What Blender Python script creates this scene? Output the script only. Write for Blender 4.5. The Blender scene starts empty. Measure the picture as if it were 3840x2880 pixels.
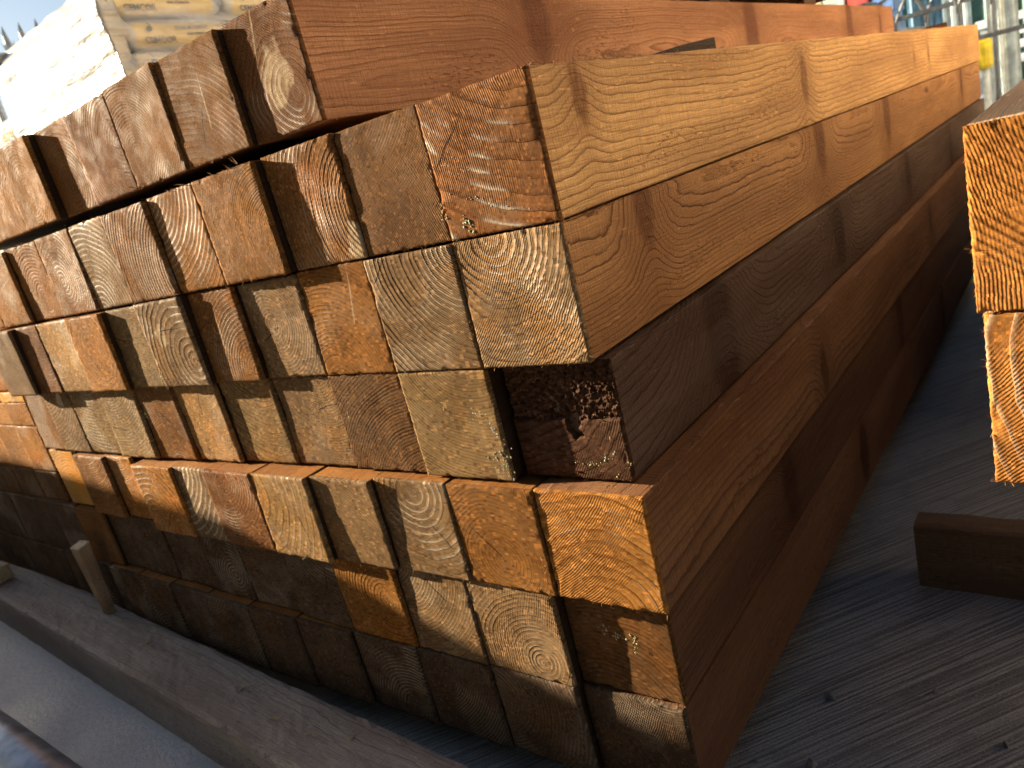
import bpy, bmesh, math, random
import numpy as np
from mathutils import Vector, Matrix, Euler

random.seed(7)
RNG = np.random.default_rng(11)
K = 0.4292                      # metres per layout unit (one post section = 0.233 units = 100 mm)
ZG = -1.40                      # ground level in layout units
C = bpy.context.scene.collection
SC = bpy.context.scene

def P(x, y, z):
    return Vector((x * K, y * K, (z - ZG) * K))

# ------------------------------------------------------------------ helpers
def new_obj(name, me, mats=(), parent=None, loc=None, rot=None):
    o = bpy.data.objects.new(name, me)
    for m in (mats if isinstance(mats, (list, tuple)) else [mats]):
        me.materials.append(m)
    C.objects.link(o)
    if parent is not None:
        o.parent = parent
    if loc is not None:
        o.location = loc
    if rot is not None:
        o.rotation_euler = rot
    return o

def tag(o, label, cat, group=None):
    if len(label.split()) > 16:
        print('LONG', label)
    o['label'] = label
    o['category'] = cat
    if group:
        o['group'] = group
    return o

def structure(o, label=None):
    o['kind'] = 'structure'
    if label:
        o['label'] = label
    return o

def empty(name, loc, rot=(0, 0, 0)):
    o = bpy.data.objects.new(name, None)
    o.empty_display_size = 0.05
    C.objects.link(o)
    o.location = loc
    o.rotation_euler = rot
    return o

def mesh_np(name, verts, faces, smooth=False):
    me = bpy.data.meshes.new(name)
    me.from_pydata([tuple(v) for v in verts], [], [tuple(f) for f in faces])
    me.update()
    if smooth:
        me.polygons.foreach_set('use_smooth', [True] * len(me.polygons))
    return me

class MB:
    """collects simple solids into one mesh"""
    def __init__(s):
        s.v, s.f = [], []
    def add(s, v, f):
        b = len(s.v)
        s.v += [tuple(p) for p in v]
        s.f += [tuple(i + b for i in q) for q in f]
    def box(s, x0, x1, y0, y1, z0, z1):
        s.add([(x0, y0, z0), (x1, y0, z0), (x1, y1, z0), (x0, y1, z0), (x0, y0, z1), (x1, y0, z1), (x1, y1, z1), (x0, y1, z1)],
              [(0, 3, 2, 1), (4, 5, 6, 7), (0, 1, 5, 4), (1, 2, 6, 5), (2, 3, 7, 6), (3, 0, 4, 7)])
    def tube(s, pts, r, n=8, caps=True):
        pts = [Vector(p) for p in pts]
        rs = r if isinstance(r, (list, tuple)) else [r] * len(pts)
        rings = []
        for i, p in enumerate(pts):
            d = (pts[min(i + 1, len(pts) - 1)] - pts[max(i - 1, 0)]).normalized()
            a = Vector((0, 0, 1)) if abs(d.z) < 0.9 else Vector((1, 0, 0))
            u = d.cross(a).normalized(); w = d.cross(u)
            rings.append([p + (u * math.cos(t) + w * math.sin(t)) * rs[i] for t in [2 * math.pi * k / n for k in range(n)]])
        v = [q for g in rings for q in g]
        f = []
        for i in range(len(pts) - 1):
            for k in range(n):
                f.append((i * n + k, i * n + (k + 1) % n, (i + 1) * n + (k + 1) % n, (i + 1) * n + k))
        if caps:
            f.append(tuple(range(n)))
            f.append(tuple((len(pts) - 1) * n + k for k in reversed(range(n))))
        s.add(v, f)
    def sliver(s, p, d, L, w):
        """a thin pointed fibre"""
        p = Vector(p); d = Vector(d).normalized()
        a = Vector((0, 0, 1)) if abs(d.z) < 0.8 else Vector((1, 0, 0))
        u = d.cross(a).normalized() * w; t = d.cross(u).normalized() * w
        m = p + d * L * 0.55 + (u + t) * random.uniform(-1.2, 1.2)
        e = p + d * L + (u - t) * random.uniform(-2, 2)
        s.add([p - u, p + u, p + t, m - u * .6, m + u * .6, m + t * .6, e],
              [(0, 1, 4, 3), (1, 2, 5, 4), (2, 0, 3, 5), (3, 4, 6), (4, 5, 6), (5, 3, 6)])
    def mesh(s, name, smooth=False, bevel=0, seg=2):
        me = mesh_np(name, s.v, s.f, smooth)
        bm = bmesh.new(); bm.from_mesh(me)
        bmesh.ops.recalc_face_normals(bm, faces=bm.faces)
        if bevel:
            bmesh.ops.bevel(bm, geom=list(bm.edges), offset=bevel, segments=seg, affect='EDGES', clamp_overlap=True)
        bm.to_mesh(me); bm.free()
        return me

def smoothstep(a, b, x):
    t = np.clip((x - a) / (b - a), 0, 1)
    return t * t * (3 - 2 * t)

def vnoise(x, y, seed=0):
    """cheap smooth value noise on numpy arrays"""
    xi = np.floor(x).astype(int); yi = np.floor(y).astype(int)
    xf = x - xi; yf = y - yi
    def h(i, j):
        n = (i * 374761393 + j * 668265263 + seed * 974634777) & 0x7fffffff
        n = ((n ^ (n >> 13)) * 1274126177) & 0x7fffffff
        return ((n ^ (n >> 16)) & 0xffff) / 65535.0
    u = xf * xf * (3 - 2 * xf); v = yf * yf * (3 - 2 * yf)
    return (h(xi, yi) * (1 - u) + h(xi + 1, yi) * u) * (1 - v) + (h(xi, yi + 1) * (1 - u) + h(xi + 1, yi + 1) * u) * v

# ------------------------------------------------------------------ node helpers
class G:
    def __init__(s, name):
        s.mat = bpy.data.materials.new(name)
        s.mat.use_nodes = True
        s.t = s.mat.node_tree
        s.n = s.t.nodes
        s.l = s.t.links
        s.n.clear()
        s.out = s.n.new('ShaderNodeOutputMaterial')
        s.b = s.n.new('ShaderNodeBsdfPrincipled')
        s.l.new(s.b.outputs[0], s.out.inputs[0])
    def _in(s, sock, v):
        if v is None:
            return
        if hasattr(v, 'is_output'):
            s.l.new(v, sock)
        else:
            if sock.type == 'RGBA' and len(v) == 3:
                v = (*v, 1)
            sock.default_value = v
    def m(s, op, a, b=None, c=None, clamp=False):
        n = s.n.new('ShaderNodeMath'); n.operation = op; n.use_clamp = clamp
        for i, v in enumerate((a, b, c)):
            s._in(n.inputs[i], v)
        return n.outputs[0]
    def v(s, op, a, b=None, scale=None):
        n = s.n.new('ShaderNodeVectorMath'); n.operation = op
        s._in(n.inputs[0], a); s._in(n.inputs[1], b)
        if scale is not None:
            s._in(n.inputs['Scale'], scale)
        return n.outputs['Value'] if op in ('LENGTH', 'DOT_PRODUCT', 'DISTANCE') else n.outputs[0]
    def sep(s, a):
        n = s.n.new('ShaderNodeSeparateXYZ'); s._in(n.inputs[0], a)
        return n.outputs
    def comb(s, x, y, z):
        n = s.n.new('ShaderNodeCombineXYZ')
        for i, v in enumerate((x, y, z)):
            s._in(n.inputs[i], v)
        return n.outputs[0]
    def noise(s, vec, scale=1.0, detail=2.0, rough=0.5, col=False):
        n = s.n.new('ShaderNodeTexNoise')
        s._in(n.inputs['Vector'], vec); s._in(n.inputs['Scale'], scale)
        n.inputs['Detail'].default_value = detail; n.inputs['Roughness'].default_value = rough
        return n.outputs['Color'] if col else n.outputs['Fac']
    def voro(s, vec, scale, feature='F1', rnd=1.0):
        n = s.n.new('ShaderNodeTexVoronoi'); n.feature = feature
        s._in(n.inputs['Vector'], vec); n.inputs['Scale'].default_value = scale
        n.inputs['Randomness'].default_value = rnd
        return n.outputs['Distance']
    def rng(s, x, a, b, c=0.0, d=1.0, smooth=True):
        n = s.n.new('ShaderNodeMapRange')
        n.interpolation_type = 'SMOOTHSTEP' if smooth else 'LINEAR'
        for i, v in enumerate((x, a, b, c, d)):
            s._in(n.inputs[i], v)
        return n.outputs[0]
    def mix(s, f, a, b, mode='MIX'):
        n = s.n.new('ShaderNodeMix'); n.data_type = 'RGBA'; n.blend_type = mode
        s._in(n.inputs[0], f); s._in(n.inputs[6], a); s._in(n.inputs[7], b)
        return n.outputs[2]
    def attr(s, name):
        n = s.n.new('ShaderNodeAttribute'); n.attribute_type = 'OBJECT'; n.attribute_name = name
        return n.outputs['Vector'], n.outputs['Color'], n.outputs['Fac']
    def obj(s):
        return s.n.new('ShaderNodeTexCoord').outputs['Object']
    def pos(s):
        return s.n.new('ShaderNodeNewGeometry').outputs['Position']
    def bump(s, h, strength=1.0, dist=1.0, normal=None):
        n = s.n.new('ShaderNodeBump')
        n.inputs['Strength'].default_value = strength
        n.inputs['Distance'].default_value = dist
        s._in(n.inputs['Height'], h)
        if normal is not None:
            s._in(n.inputs['Normal'], normal)
        return n.outputs[0]
    def done(s, col=None, rough=None, normal=None, metal=None, spec=None, **kw):
        s._in(s.b.inputs['Base Color'], col)
        s._in(s.b.inputs['Roughness'], rough)
        if normal is not None:
            s._in(s.b.inputs['Normal'], normal)
        if metal is not None:
            s._in(s.b.inputs['Metallic'], metal)
        if spec is not None:
            s._in(s.b.inputs['Specular IOR Level'], spec)
        for k, v in kw.items():
            s._in(s.b.inputs[k.replace('_', ' ')], v)
        return s.mat

def simple(name, col, rough=0.6, metal=0.0, var=0.25, scale=20, bump=0.0004):
    g = G(name); co = g.obj()
    n = g.noise(co, scale, 4); n2 = g.noise(co, scale * 6, 3)
    c = g.mix(g.rng(n, .3, .7), tuple(k * (1 - var) for k in col), tuple(min(1, k * (1 + var)) for k in col))
    return g.done(c, g.rng(n2, .2, .8, rough * .85, min(1, rough * 1.15)), g.bump(g.m('MULTIPLY', n2, bump)), metal)

# ------------------------------------------------------------------ wood: one solid texture for ends and sides
def wood_core(g, stretch):
    co = g.obj()
    ring = g.sep(g.attr('ring')[0])          # cx, cz, rings per metre
    grain = g.sep(g.attr('grain')[0])        # seed, warp, saw angle
    sv = g.comb(g.m('MULTIPLY', grain[0], 17.3), g.m('MULTIPLY', grain[0], 5.1), g.m('MULTIPLY', grain[0], 11.7))
    c2 = g.v('ADD', g.v('MULTIPLY', co, (1, stretch, 1)), sv)
    x, y, z = g.sep(co)
    w = g.v('SUBTRACT', g.noise(c2, 11, 2, col=True), (.5, .5, .5))
    wx, wy, wz = g.sep(g.v('SCALE', w, None, grain[1]))
    px = g.m('SUBTRACT', g.m('ADD', x, wx), ring[0])
    pz = g.m('SUBTRACT', g.m('ADD', z, wz), ring[1])
    r = g.m('SQRT', g.m('ADD', g.m('MULTIPLY', px, px), g.m('MULTIPLY', pz, pz)))
    return co, c2, sv, ring, grain, x, y, z, r

def make_end_mat():
    g = G('end_grain_wood')
    co, c2, sv, ring, grain, x, y, z, r = wood_core(g, 0.3)
    tint = g.attr('tint')[1]
    tone = g.sep(g.attr('tone')[0])          # whiteness, ring depth, roughness of the cut
    t = g.m('MULTIPLY', r, ring[2])
    t = g.m('ADD', t, g.m('MULTIPLY', g.noise(c2, 28, 2), .9))
    fr = g.m('FRACT', t)
    late = g.m('MULTIPLY', g.rng(fr, .45, .9), g.rng(fr, .93, 1.0, 1, 0))
    rid = g.noise(g.comb(g.m('FLOOR', t), grain[0], 3.3), 3.7, 0)
    big = g.noise(c2, 19, 3, .6)
    mid = g.noise(c2, 70, 3, .6)
    base = g.mix(g.rng(big, .3, .72), g.mix(1, tint, (.72, .68, .64), 'MULTIPLY'), g.mix(1, tint, (1.2, 1.16, 1.08), 'MULTIPLY'))
    base = g.mix(g.m('MULTIPLY', g.rng(g.noise(c2, 13, 2), .56, .7), .6), base, g.mix(1, tint, (1.45, 1.05, .55), 'MULTIPLY'))
    base = g.mix(g.m('MULTIPLY', late, g.rng(rid, .3, .7, .4, .85)), base, g.mix(1, tint, (.48, .39, .33), 'MULTIPLY'))
    wmask = g.m('MULTIPLY', g.rng(g.noise(g.v('ADD', c2, (3.1, 0, 7)), 15, 2), .46, .62), tone[0], clamp=True)
    pale = g.mix(g.rng(mid, .3, .7), (.34, .27, .18), (.56, .47, .34))
    base = g.mix(g.m('MULTIPLY', wmask, g.m('ADD', g.m('MULTIPLY', g.rng(fr, .7, .9), g.m('MULTIPLY', g.rng(fr, .93, 1.0, 1, 0), .9)), .05)), base, pale)  # pale ring ridges: wet sheen put into the colour
    def line(name, length, width):
        k = g.sep(g.attr(name)[0])
        ca, sa_ = g.m('COSINE', k[2]), g.m('SINE', k[2])
        dx = g.m('SUBTRACT', x, k[0]); dz = g.m('SUBTRACT', z, k[1])
        al = g.m('ADD', g.m('MULTIPLY', dx, ca), g.m('MULTIPLY', dz, sa_))
        ac = g.m('SUBTRACT', g.m('MULTIPLY', dz, ca), g.m('MULTIPLY', dx, sa_))
        ac = g.m('ADD', ac, g.m('MULTIPLY', g.m('SUBTRACT', g.noise(g.v('MULTIPLY', c2, (1, 1, 1)), 70, 2), .5), .004))
        wd = g.m('MULTIPLY', g.m('MULTIPLY', g.rng(al, 0, length * .15), g.rng(al, length, length * .5, 0, 1)), width)
        return g.m('MULTIPLY', g.m('LESS_THAN', g.m('ABSOLUTE', ac), wd), g.m('GREATER_THAN', wd, .00006))
    check = line('check', .05, .0006)
    scratch = line('scratch', .055, .0011)
    base = g.mix(g.m('MULTIPLY', scratch, .8), base, (.42, .30, .18))
    tp = g.sep(g.attr('torn')[0])
    td = g.m('SQRT', g.m('ADD', g.m('POWER', g.m('SUBTRACT', x, tp[0]), 2.0), g.m('POWER', g.m('MULTIPLY', g.m('SUBTRACT', z, tp[1]), .8), 2.0)))
    td = g.m('ADD', td, g.m('MULTIPLY', g.m('SUBTRACT', g.noise(c2, 55, 3), .5), .034))
    torn = g.m('MULTIPLY', g.rng(td, g.m('MULTIPLY', tp[2], .75), tp[2], 1, 0), g.m('GREATER_THAN', tp[2], .001))
    base = g.mix(g.m('MULTIPLY', torn, .9), base, g.mix(g.rng(mid, .35, .65), (.34, .22, .12), (.55, .42, .27)))
    base = g.mix(check, base, (.012, .008, .006))
    # saw marks: slightly curved parallel ridges
    sa = grain[2]
    q = g.m('ADD', g.m('MULTIPLY', x, g.m('COSINE', sa)), g.m('MULTIPLY', z, g.m('SINE', sa)))
    q2 = g.m('SUBTRACT', g.m('MULTIPLY', z, g.m('COSINE', sa)), g.m('MULTIPLY', x, g.m('SINE', sa)))
    q = g.m('ADD', q, g.m('MULTIPLY', g.m('MULTIPLY', q2, q2), 1.6))
    q = g.m('ADD', q, g.m('MULTIPLY', g.noise(c2, 55, 3), .0045))
    saw = g.m('SINE', g.m('MULTIPLY', q, 2 * math.pi / .0019))
    sawmask = g.rng(g.noise(g.v('ADD', c2, (9, 2, 4)), 16, 1), .35, .65)
    vr = g.n.new('ShaderNodeVectorRotate'); vr.rotation_type = 'EULER_XYZ'
    vr.inputs['Rotation'].default_value = (.61, .43, .87)
    g.l.new(c2, vr.inputs['Vector']); c3 = vr.outputs[0]
    fine = g.noise(c3, 950, 4, .75)
    fine2 = g.noise(c3, 300, 3, .6)
    lump = g.noise(c2, 45, 2)
    h = g.m('MULTIPLY', late, g.m('MULTIPLY', g.m('MULTIPLY', tone[1], .9), g.m('MULTIPLY', g.rng(rid, .3, .7, .3, 1.3), g.rng(big, .35, .65, .45, 1.2))))
    h = g.m('ADD', h, g.m('MULTIPLY', g.m('MULTIPLY', saw, sawmask), .00017))
    h = g.m('ADD', h, g.m('MULTIPLY', fine, g.m('MULTIPLY', tone[2], .0015)))
    h = g.m('ADD', h, g.m('MULTIPLY', fine2, g.m('MULTIPLY', tone[2], .00045)))
    h = g.m('ADD', h, g.m('MULTIPLY', lump, .0002))
    h = g.m('SUBTRACT', h, g.m('MULTIPLY', check, .0012))
    h = g.m('ADD', h, g.m('MULTIPLY', scratch, .0004))
    # specks of dust and pits
    speck = g.rng(g.noise(c3, 640, 2), .66, .76)
    base = g.mix(g.m('MULTIPLY', speck, .0), base, (.24, .15, .07))
    grn = g.noise(g.v('ADD', c3, (2, 5, 1)), 700, 3, .7)
    base = g.mix(g.rng(grn, .52, .68, 0, .55), base, g.mix(1, tint, (2.3, 2.0, 1.7), 'MULTIPLY'))
    base = g.mix(g.rng(grn, .48, .34, 0, .6), base, g.mix(1, tint, (.35, .3, .26), 'MULTIPLY'))
    fr2 = g.m('FRACT', g.m('MULTIPLY', t, 2.0))
    base = g.mix(g.m('MULTIPLY', g.m('MULTIPLY', g.rng(fr2, .5, .95), g.rng(fr2, .97, 1, 1, 0)), .3), base, g.mix(1, tint, (.5, .42, .36), 'MULTIPLY'))
    pit = g.rng(fine2, .3, .42, 1, 0)
    base = g.mix(g.m('MULTIPLY', pit, .45), base, g.mix(1, tint, (.3, .24, .2), 'MULTIPLY'))
    rough = g.rng(g.noise(c2, 60, 3), .3, .7, .55, .8)
    gloss = g.m('ADD', .018, g.m('MULTIPLY', g.m('MULTIPLY', wmask, g.rng(fr, .5, .9)), .35))
    return g.done(base, rough, g.bump(h), spec=gloss)

def make_side_mat():
    g = G('sawn_side_wood')
    co, c2, sv, ring, grain, x, y, z, r = wood_core(g, 0.07)
    tint = g.attr('tint_side')[1]
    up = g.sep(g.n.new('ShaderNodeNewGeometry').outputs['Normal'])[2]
    tint = g.mix(g.m('MULTIPLY', g.rng(up, .6, .9), g.attr('sunlit_top')[2]), tint, (.42, .185, .045))  # upward faces: sunlight put into the colour as orange
    tone = g.sep(g.attr('tone_side')[0])     # line contrast, weathering, ring depth
    # knots: ring bulge and dark core, positions (y, z, size) in metres on the face
    dark = None
    bulge = None
    yz = g.comb(0.0, y, z)
    for kn in ('knot_a', 'knot_b', 'knot_c', 'knot_d'):
        k = g.sep(g.attr(kn)[0])
        wob = g.m('MULTIPLY', g.m('SUBTRACT', g.noise(c2, 60, 1), .5), .012)
        dy = g.m('DIVIDE', g.m('ADD', g.m('SUBTRACT', y, k[0]), wob), g.m('MAXIMUM', k[2], .0005))
        dz = g.m('DIVIDE', g.m('SUBTRACT', z, k[1]), g.m('MAXIMUM', g.m('MULTIPLY', k[2], 2.2), .0005))
        dd = g.m('SQRT', g.m('ADD', g.m('MULTIPLY', dy, dy), g.m('MULTIPLY', dz, dz)))
        b = g.m('MULTIPLY', g.m('EXPONENT', g.m('MULTIPLY', g.m('MULTIPLY', dd, dd), -.16)), g.m('MULTIPLY', k[2], 1.5))
        core = g.m('ADD', g.m('MULTIPLY', g.rng(dd, .7, 1.5, 1, 0), .8), g.m('MULTIPLY', g.rng(dd, 1.2, 5, 1, 0), .35))
        core = g.m('MULTIPLY', core, g.m('GREATER_THAN', k[2], .001))
        bulge = b if bulge is None else g.m('ADD', bulge, b)
        dark = core if dark is None else g.m('MAXIMUM', dark, core)
    mean = g.noise(g.v('ADD', g.v('MULTIPLY', co, (1.5, .85, 1.5)), sv), 3.0, 2)
    rr = g.m('ADD', g.m('ADD', r, bulge), g.m('MULTIPLY', g.m('SUBTRACT', mean, .5), .024))
    t = g.m('MULTIPLY', rr, g.m('MULTIPLY', ring[2], 1.75))
    t = g.m('ADD', t, g.m('MULTIPLY', g.noise(c2, 26, 3), 1.5))
    t = g.m('ADD', t, g.m('MULTIPLY', g.noise(g.v('ADD', g.v('MULTIPLY', co, (120, 45, 120)), sv), 1, 2), .55))
    fr = g.m('FRACT', t)
    rid = g.noise(g.comb(g.m('FLOOR', t), grain[0], 1.3), 3.7, 0)
    late = g.m('MULTIPLY', g.m('MULTIPLY', g.m('ADD', g.m('MULTIPLY', g.rng(fr, .1, .9), .35), g.m('MULTIPLY', g.rng(fr, .62, .93), .65)), g.rng(rid, .35, .62, .5, 1.0)), g.rng(fr, .92, 1.0, 1, 0))
    fib = g.noise(g.v('ADD', g.v('MULTIPLY', co, (700, 14, 700)), sv), 1, 3, .6)
    cross = g.noise(g.v('ADD', g.v('MULTIPLY', co, (60, 420, 60)), sv), 1, 2)
    big = g.noise(g.v('ADD', g.v('MULTIPLY', co, (14, 2.5, 14)), sv), 1, 3)
    base = g.mix(g.rng(big, .3, .7), g.mix(1, tint, (.62, .55, .52), 'MULTIPLY'), g.mix(1, tint, (1.24, 1.2, 1.12), 'MULTIPLY'))
    base = g.mix(g.m('MULTIPLY', late, tone[0]), base, g.mix(1, tint, (.22, .14, .10), 'MULTIPLY'))
    damp_shade = g.noise(g.v('ADD', g.v('MULTIPLY', co, (26, 5, 26)), g.v('ADD', sv, (4, 4, 4))), 1, 4, .6)
    base = g.mix(g.rng(damp_shade, .52, .72, 0, .55), base, g.mix(1, tint, (.52, .40, .34), 'MULTIPLY'))
    nick = g.rng(g.noise(g.v('ADD', g.v('MULTIPLY', co, (240, 34, 240)), sv), 1, 3, .7), .60, .68)
    base = g.mix(g.m('MULTIPLY', nick, .5), base, g.mix(1, tint, (.34, .24, .19), 'MULTIPLY'))
    pale = g.rng(g.noise(g.v('ADD', g.v('MULTIPLY', co, (300, 60, 300)), g.v('ADD', sv, (7, 1, 3))), 1, 2), .64, .72)
    base = g.mix(g.m('MULTIPLY', pale, .45), base, g.mix(1, tint, (1.7, 1.65, 1.5), 'MULTIPLY'))
    base = g.mix(g.rng(fib, .3, .7, .5, 0), base, g.mix(1, tint, (.5, .42, .38), 'MULTIPLY'))
    base = g.mix(g.m('MULTIPLY', dark, .85), base, g.mix(1, tint, (.24, .15, .12), 'MULTIPLY'))
    grey = g.rng(g.noise(g.v('ADD', g.v('MULTIPLY', co, (22, 3, 22)), (5, 5, 5)), 1, 3), .45, .7)
    base = g.mix(g.m('MULTIPLY', grey, tone[1]), base, g.mix(.6, (.12, .10, .09), tint))
    tear = g.rng(g.noise(g.v('ADD', g.v('MULTIPLY', co, (420, 120, 420)), sv), 1, 2), .56, .66)
    tmask = g.rng(g.noise(g.v('ADD', g.v('MULTIPLY', co, (20, 5, 20)), (1, 8, 2)), 1, 2), .5, .65)
    base = g.mix(g.m('MULTIPLY', g.m('MULTIPLY', tear, tmask), .85), base, g.mix(1, tint, (.45, .34, .28), 'MULTIPLY'))
    h = g.m('MULTIPLY', late, tone[2])
    h = g.m('ADD', h, g.m('MULTIPLY', fib, .0011))
    h = g.m('ADD', h, g.m('MULTIPLY', cross, .0008))
    fuzz = g.noise(co, 700, 3, .7)
    h = g.m('ADD', h, g.m('MULTIPLY', fuzz, .0006))
    base = g.mix(g.rng(fuzz, .35, .65, .25, 0), base, g.mix(1, tint, (.5, .42, .36), 'MULTIPLY'))
    base = g.mix(g.rng(cross, .48, .68, 0, .32), base, g.mix(1, tint, (.55, .46, .4), 'MULTIPLY'))
    h = g.m('SUBTRACT', h, g.m('MULTIPLY', g.m('MULTIPLY', tear, tmask), .0008))
    return g.done(base, g.rng(fib, .2, .8, .5, .75), g.bump(h), spec=.10)

END = make_end_mat()
SIDE = make_side_mat()

def fibre_mat():
    g = G('torn_wood_fibre'); co = g.obj()
    n = g.noise(co, 400, 2)
    return g.done(g.mix(g.rng(n, .3, .7), (.26, .13, .05), (.55, .33, .14)), .7)
FIBRE = fibre_mat()
FIBRE_PALE = simple('pale_wood_fibre', (.5, .36, .2), .7, scale=300)
LICHEN = simple('pale_green_lichen', (.34, .38, .25), .9, scale=500, var=.35)
LICHEN_W = simple('white_lichen', (.42, .41, .36), .9, scale=500, var=.25)
LICHEN_Y = simple('yellow_lichen', (.40, .37, .18), .9, scale=500, var=.25)

TINT = dict(damp_shade=(.088, .058, .038), brown=(.175, .083, .028), red=(.165, .076, .031), orange=(.27, .125, .034), grey=(.178, .112, .058), dark=(.062, .033, .021),  # first entry: cast shade of the lower rows put into the colour
            pale=(.27, .16, .066), yellow=(.54, .28, .06), rust=(.20, .092, .026), olive=(.190, .124, .060), umber=(.115, .060, .026))

EXTRA = {}
def set_wood(o, cx, cz, freq, seed, warp, saw, tint, tone, tint_side, tone_side, knots=()):
    for n in ('check', 'scratch'):
        o[n] = tuple(float(a) for a in EXTRA.get(n, (9, 9, 0)))
    o['torn'] = tuple(float(a) for a in EXTRA.get('torn', (0, 0, 0)))
    o['ring'] = (float(cx), float(cz), float(freq))
    o['grain'] = (float(seed), float(warp), float(saw))
    o['tint'] = tuple(float(a) for a in tint)
    o['tone'] = tuple(float(a) for a in tone)
    o['tint_side'] = tuple(float(a) for a in tint_side)
    o['tone_side'] = tuple(float(a) for a in tone_side)
    for i, n in enumerate(('knot_a', 'knot_b', 'knot_c', 'knot_d')):
        o[n] = tuple(float(a) for a in knots[i]) if i < len(knots) else (0.0, 0.0, 0.0)

def body_mesh(w, h, L, y0, seed, n=26, ch=.0012, hairs=0):
    """a long sawn stick with worn arrises and a slight bow; profile chamfered"""
    rs = np.random.default_rng(seed)
    hw = w / 2
    prof = [(-hw + ch, 0), (hw - ch, 0), (hw, ch), (hw, h - ch), (hw - ch, h), (-hw + ch, h), (-hw, h - ch), (-hw, ch)]
    v, f = [], []
    random.seed(seed)
    bx, bz = 0.0, 0.0      # stays straight: the packs are strapped tight
    for i in range(n):
        t = i / (n - 1); y = y0 + (L - y0) * t
        ox = bx * math.sin(math.pi * t); oz = bz * math.sin(math.pi * t)
        for (a, b) in prof:
            j = rs.normal(0, .00025, 2) if 0 < i < n - 1 else (0, 0)
            v.append((a * .998 + ox + j[0], y, b + (h / 2 - b) * .002 + oz + j[1]))
    m = 8
    for i in range(n - 1):
        for k in range(m):
            f.append((i * m + k, i * m + (k + 1) % m, (i + 1) * m + (k + 1) % m, (i + 1) * m + k))
    f.append(tuple(reversed(range(m))))
    f.append(tuple((n - 1) * m + k for k in range(m)))
    if hairs:
        mb = MB(); mb.v = v; mb.f = f
        for _ in range(hairs):
            yy = y0 + (L - y0) * random.random() ** 1.6
            hz = h if random.random() < .75 else 0
            mb.sliver((hw - .001, yy, hz - (.0008 if hz else -.0008)), (random.uniform(-.2, .6), random.uniform(-2, 2), (1 if hz else -1) * random.uniform(.1, .8)), random.uniform(.002, .010), random.uniform(.0002, .0006))
        v, f = mb.v, mb.f
    me = mesh_np('post', v, f)
    bm = bmesh.new(); bm.from_mesh(me); bmesh.ops.recalc_face_normals(bm, faces=bm.faces); bm.to_mesh(me); bm.free()
    return me

def cap_mesh(w, h, N, seed, tilt=(0, 0), depth=.005, fuzz=14, special=None):
    """the sawn end: a dense uneven sheet with ragged edges, closed back to the body"""
    rs = np.random.default_rng(seed)
    u = np.linspace(-1, 1, N)
    X, Z = np.meshgrid(u * w / 2, (u + 1) * h / 2, indexing='ij')
    Y = tilt[0] * X + tilt[1] * (Z - h / 2)
    Y += (vnoise(X * 45 + 50, Z * 45 + 50, seed) - .5) * .0004
    Y += (vnoise(X * 170 + 50, Z * 170 + 50, seed + 5) - .5) * .00016
    Y += rs.normal(0, .00005, X.shape)
    edge = np.minimum(np.minimum(X + w / 2, w / 2 - X), np.minimum(Z, h - Z))
    Y += smoothstep(.0012, 0, edge) * .0006 * (0.3 + 1.4 * vnoise(X * 260 + 9, Z * 260 + 9, seed + 9))
    chip = smoothstep(.70, .86, vnoise(X * 90 + 3, Z * 90 + 3, seed + 2)) * smoothstep(.006, 0, edge)
    Y += chip * .0011
    if special:
        Y = special(X, Z, Y, rs)
    # ragged outline
    jx = (vnoise(X * 620 + 7, Z * 620 + 7, seed + 21) - .5) * .0008
    jz = (vnoise(X * 620 + 37, Z * 620 + 17, seed + 33) - .5) * .0008
    be = smoothstep(.0022, 0, edge)
    r0 = .002                                              # rounded corners
    cxm = np.abs(X) > w / 2 - r0; czm = (Z < r0) | (Z > h - r0)
    X = X + jx * be; Z = Z + jz * be
    v = list(map(tuple, np.stack([X.ravel(), Y.ravel(), Z.ravel()], 1)))
    f = []
    idx = np.arange(N * N).reshape(N, N)
    a, b, c, d = idx[:-1, :-1].ravel(), idx[1:, :-1].ravel(), idx[1:, 1:].ravel(), idx[:-1, 1:].ravel()
    f += list(map(tuple, np.stack([a, b, c, d], 1)))
    # rim
    loop = list(idx[:, 0]) + list(idx[-1, 1:]) + list(idx[-2::-1, -1]) + list(idx[0, -2:0:-1])
    b0 = len(v)
    for i in loop:
        p = v[i]
        x = max(-w / 2 + .0002, min(w / 2 - .0002, p[0])); z = max(.0002, min(h - .0002, p[2]))
        v.append((x, max(depth, p[1] + .001), z))
    n = len(loop)
    for k in range(n):
        f.append((loop[k], b0 + k, b0 + (k + 1) % n, loop[(k + 1) % n]))
    mb = MB(); mb.v = v; mb.f = f
    random.seed(seed)
    for _ in range(fuzz):                                   # short fibres along the sawn edges
        s = random.choice('lrtb'); q = random.uniform(-1, 1)
        if s in 'lr':
            p = ((-1 if s == 'l' else 1) * w / 2, .0005, (q + 1) * h / 2); o = (-.6 if s == 'l' else .6, 0, random.uniform(-.8, .8))
        else:
            p = (q * w / 2, .0005, h if s == 't' else 0); o = (random.uniform(-.8, .8), 0, .6 if s == 't' else -.6)
        d = (o[0] * random.uniform(.1, 1), -random.uniform(.2, 1), o[2] * random.uniform(.1, 1))
        mb.sliver(p, d, random.uniform(.0015, .0055), random.uniform(.00012, .0003))
    me = mesh_np('end_grain', mb.v, mb.f)
    me.polygons.foreach_set('use_smooth', [True] * len(me.polygons))
    return me

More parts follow.
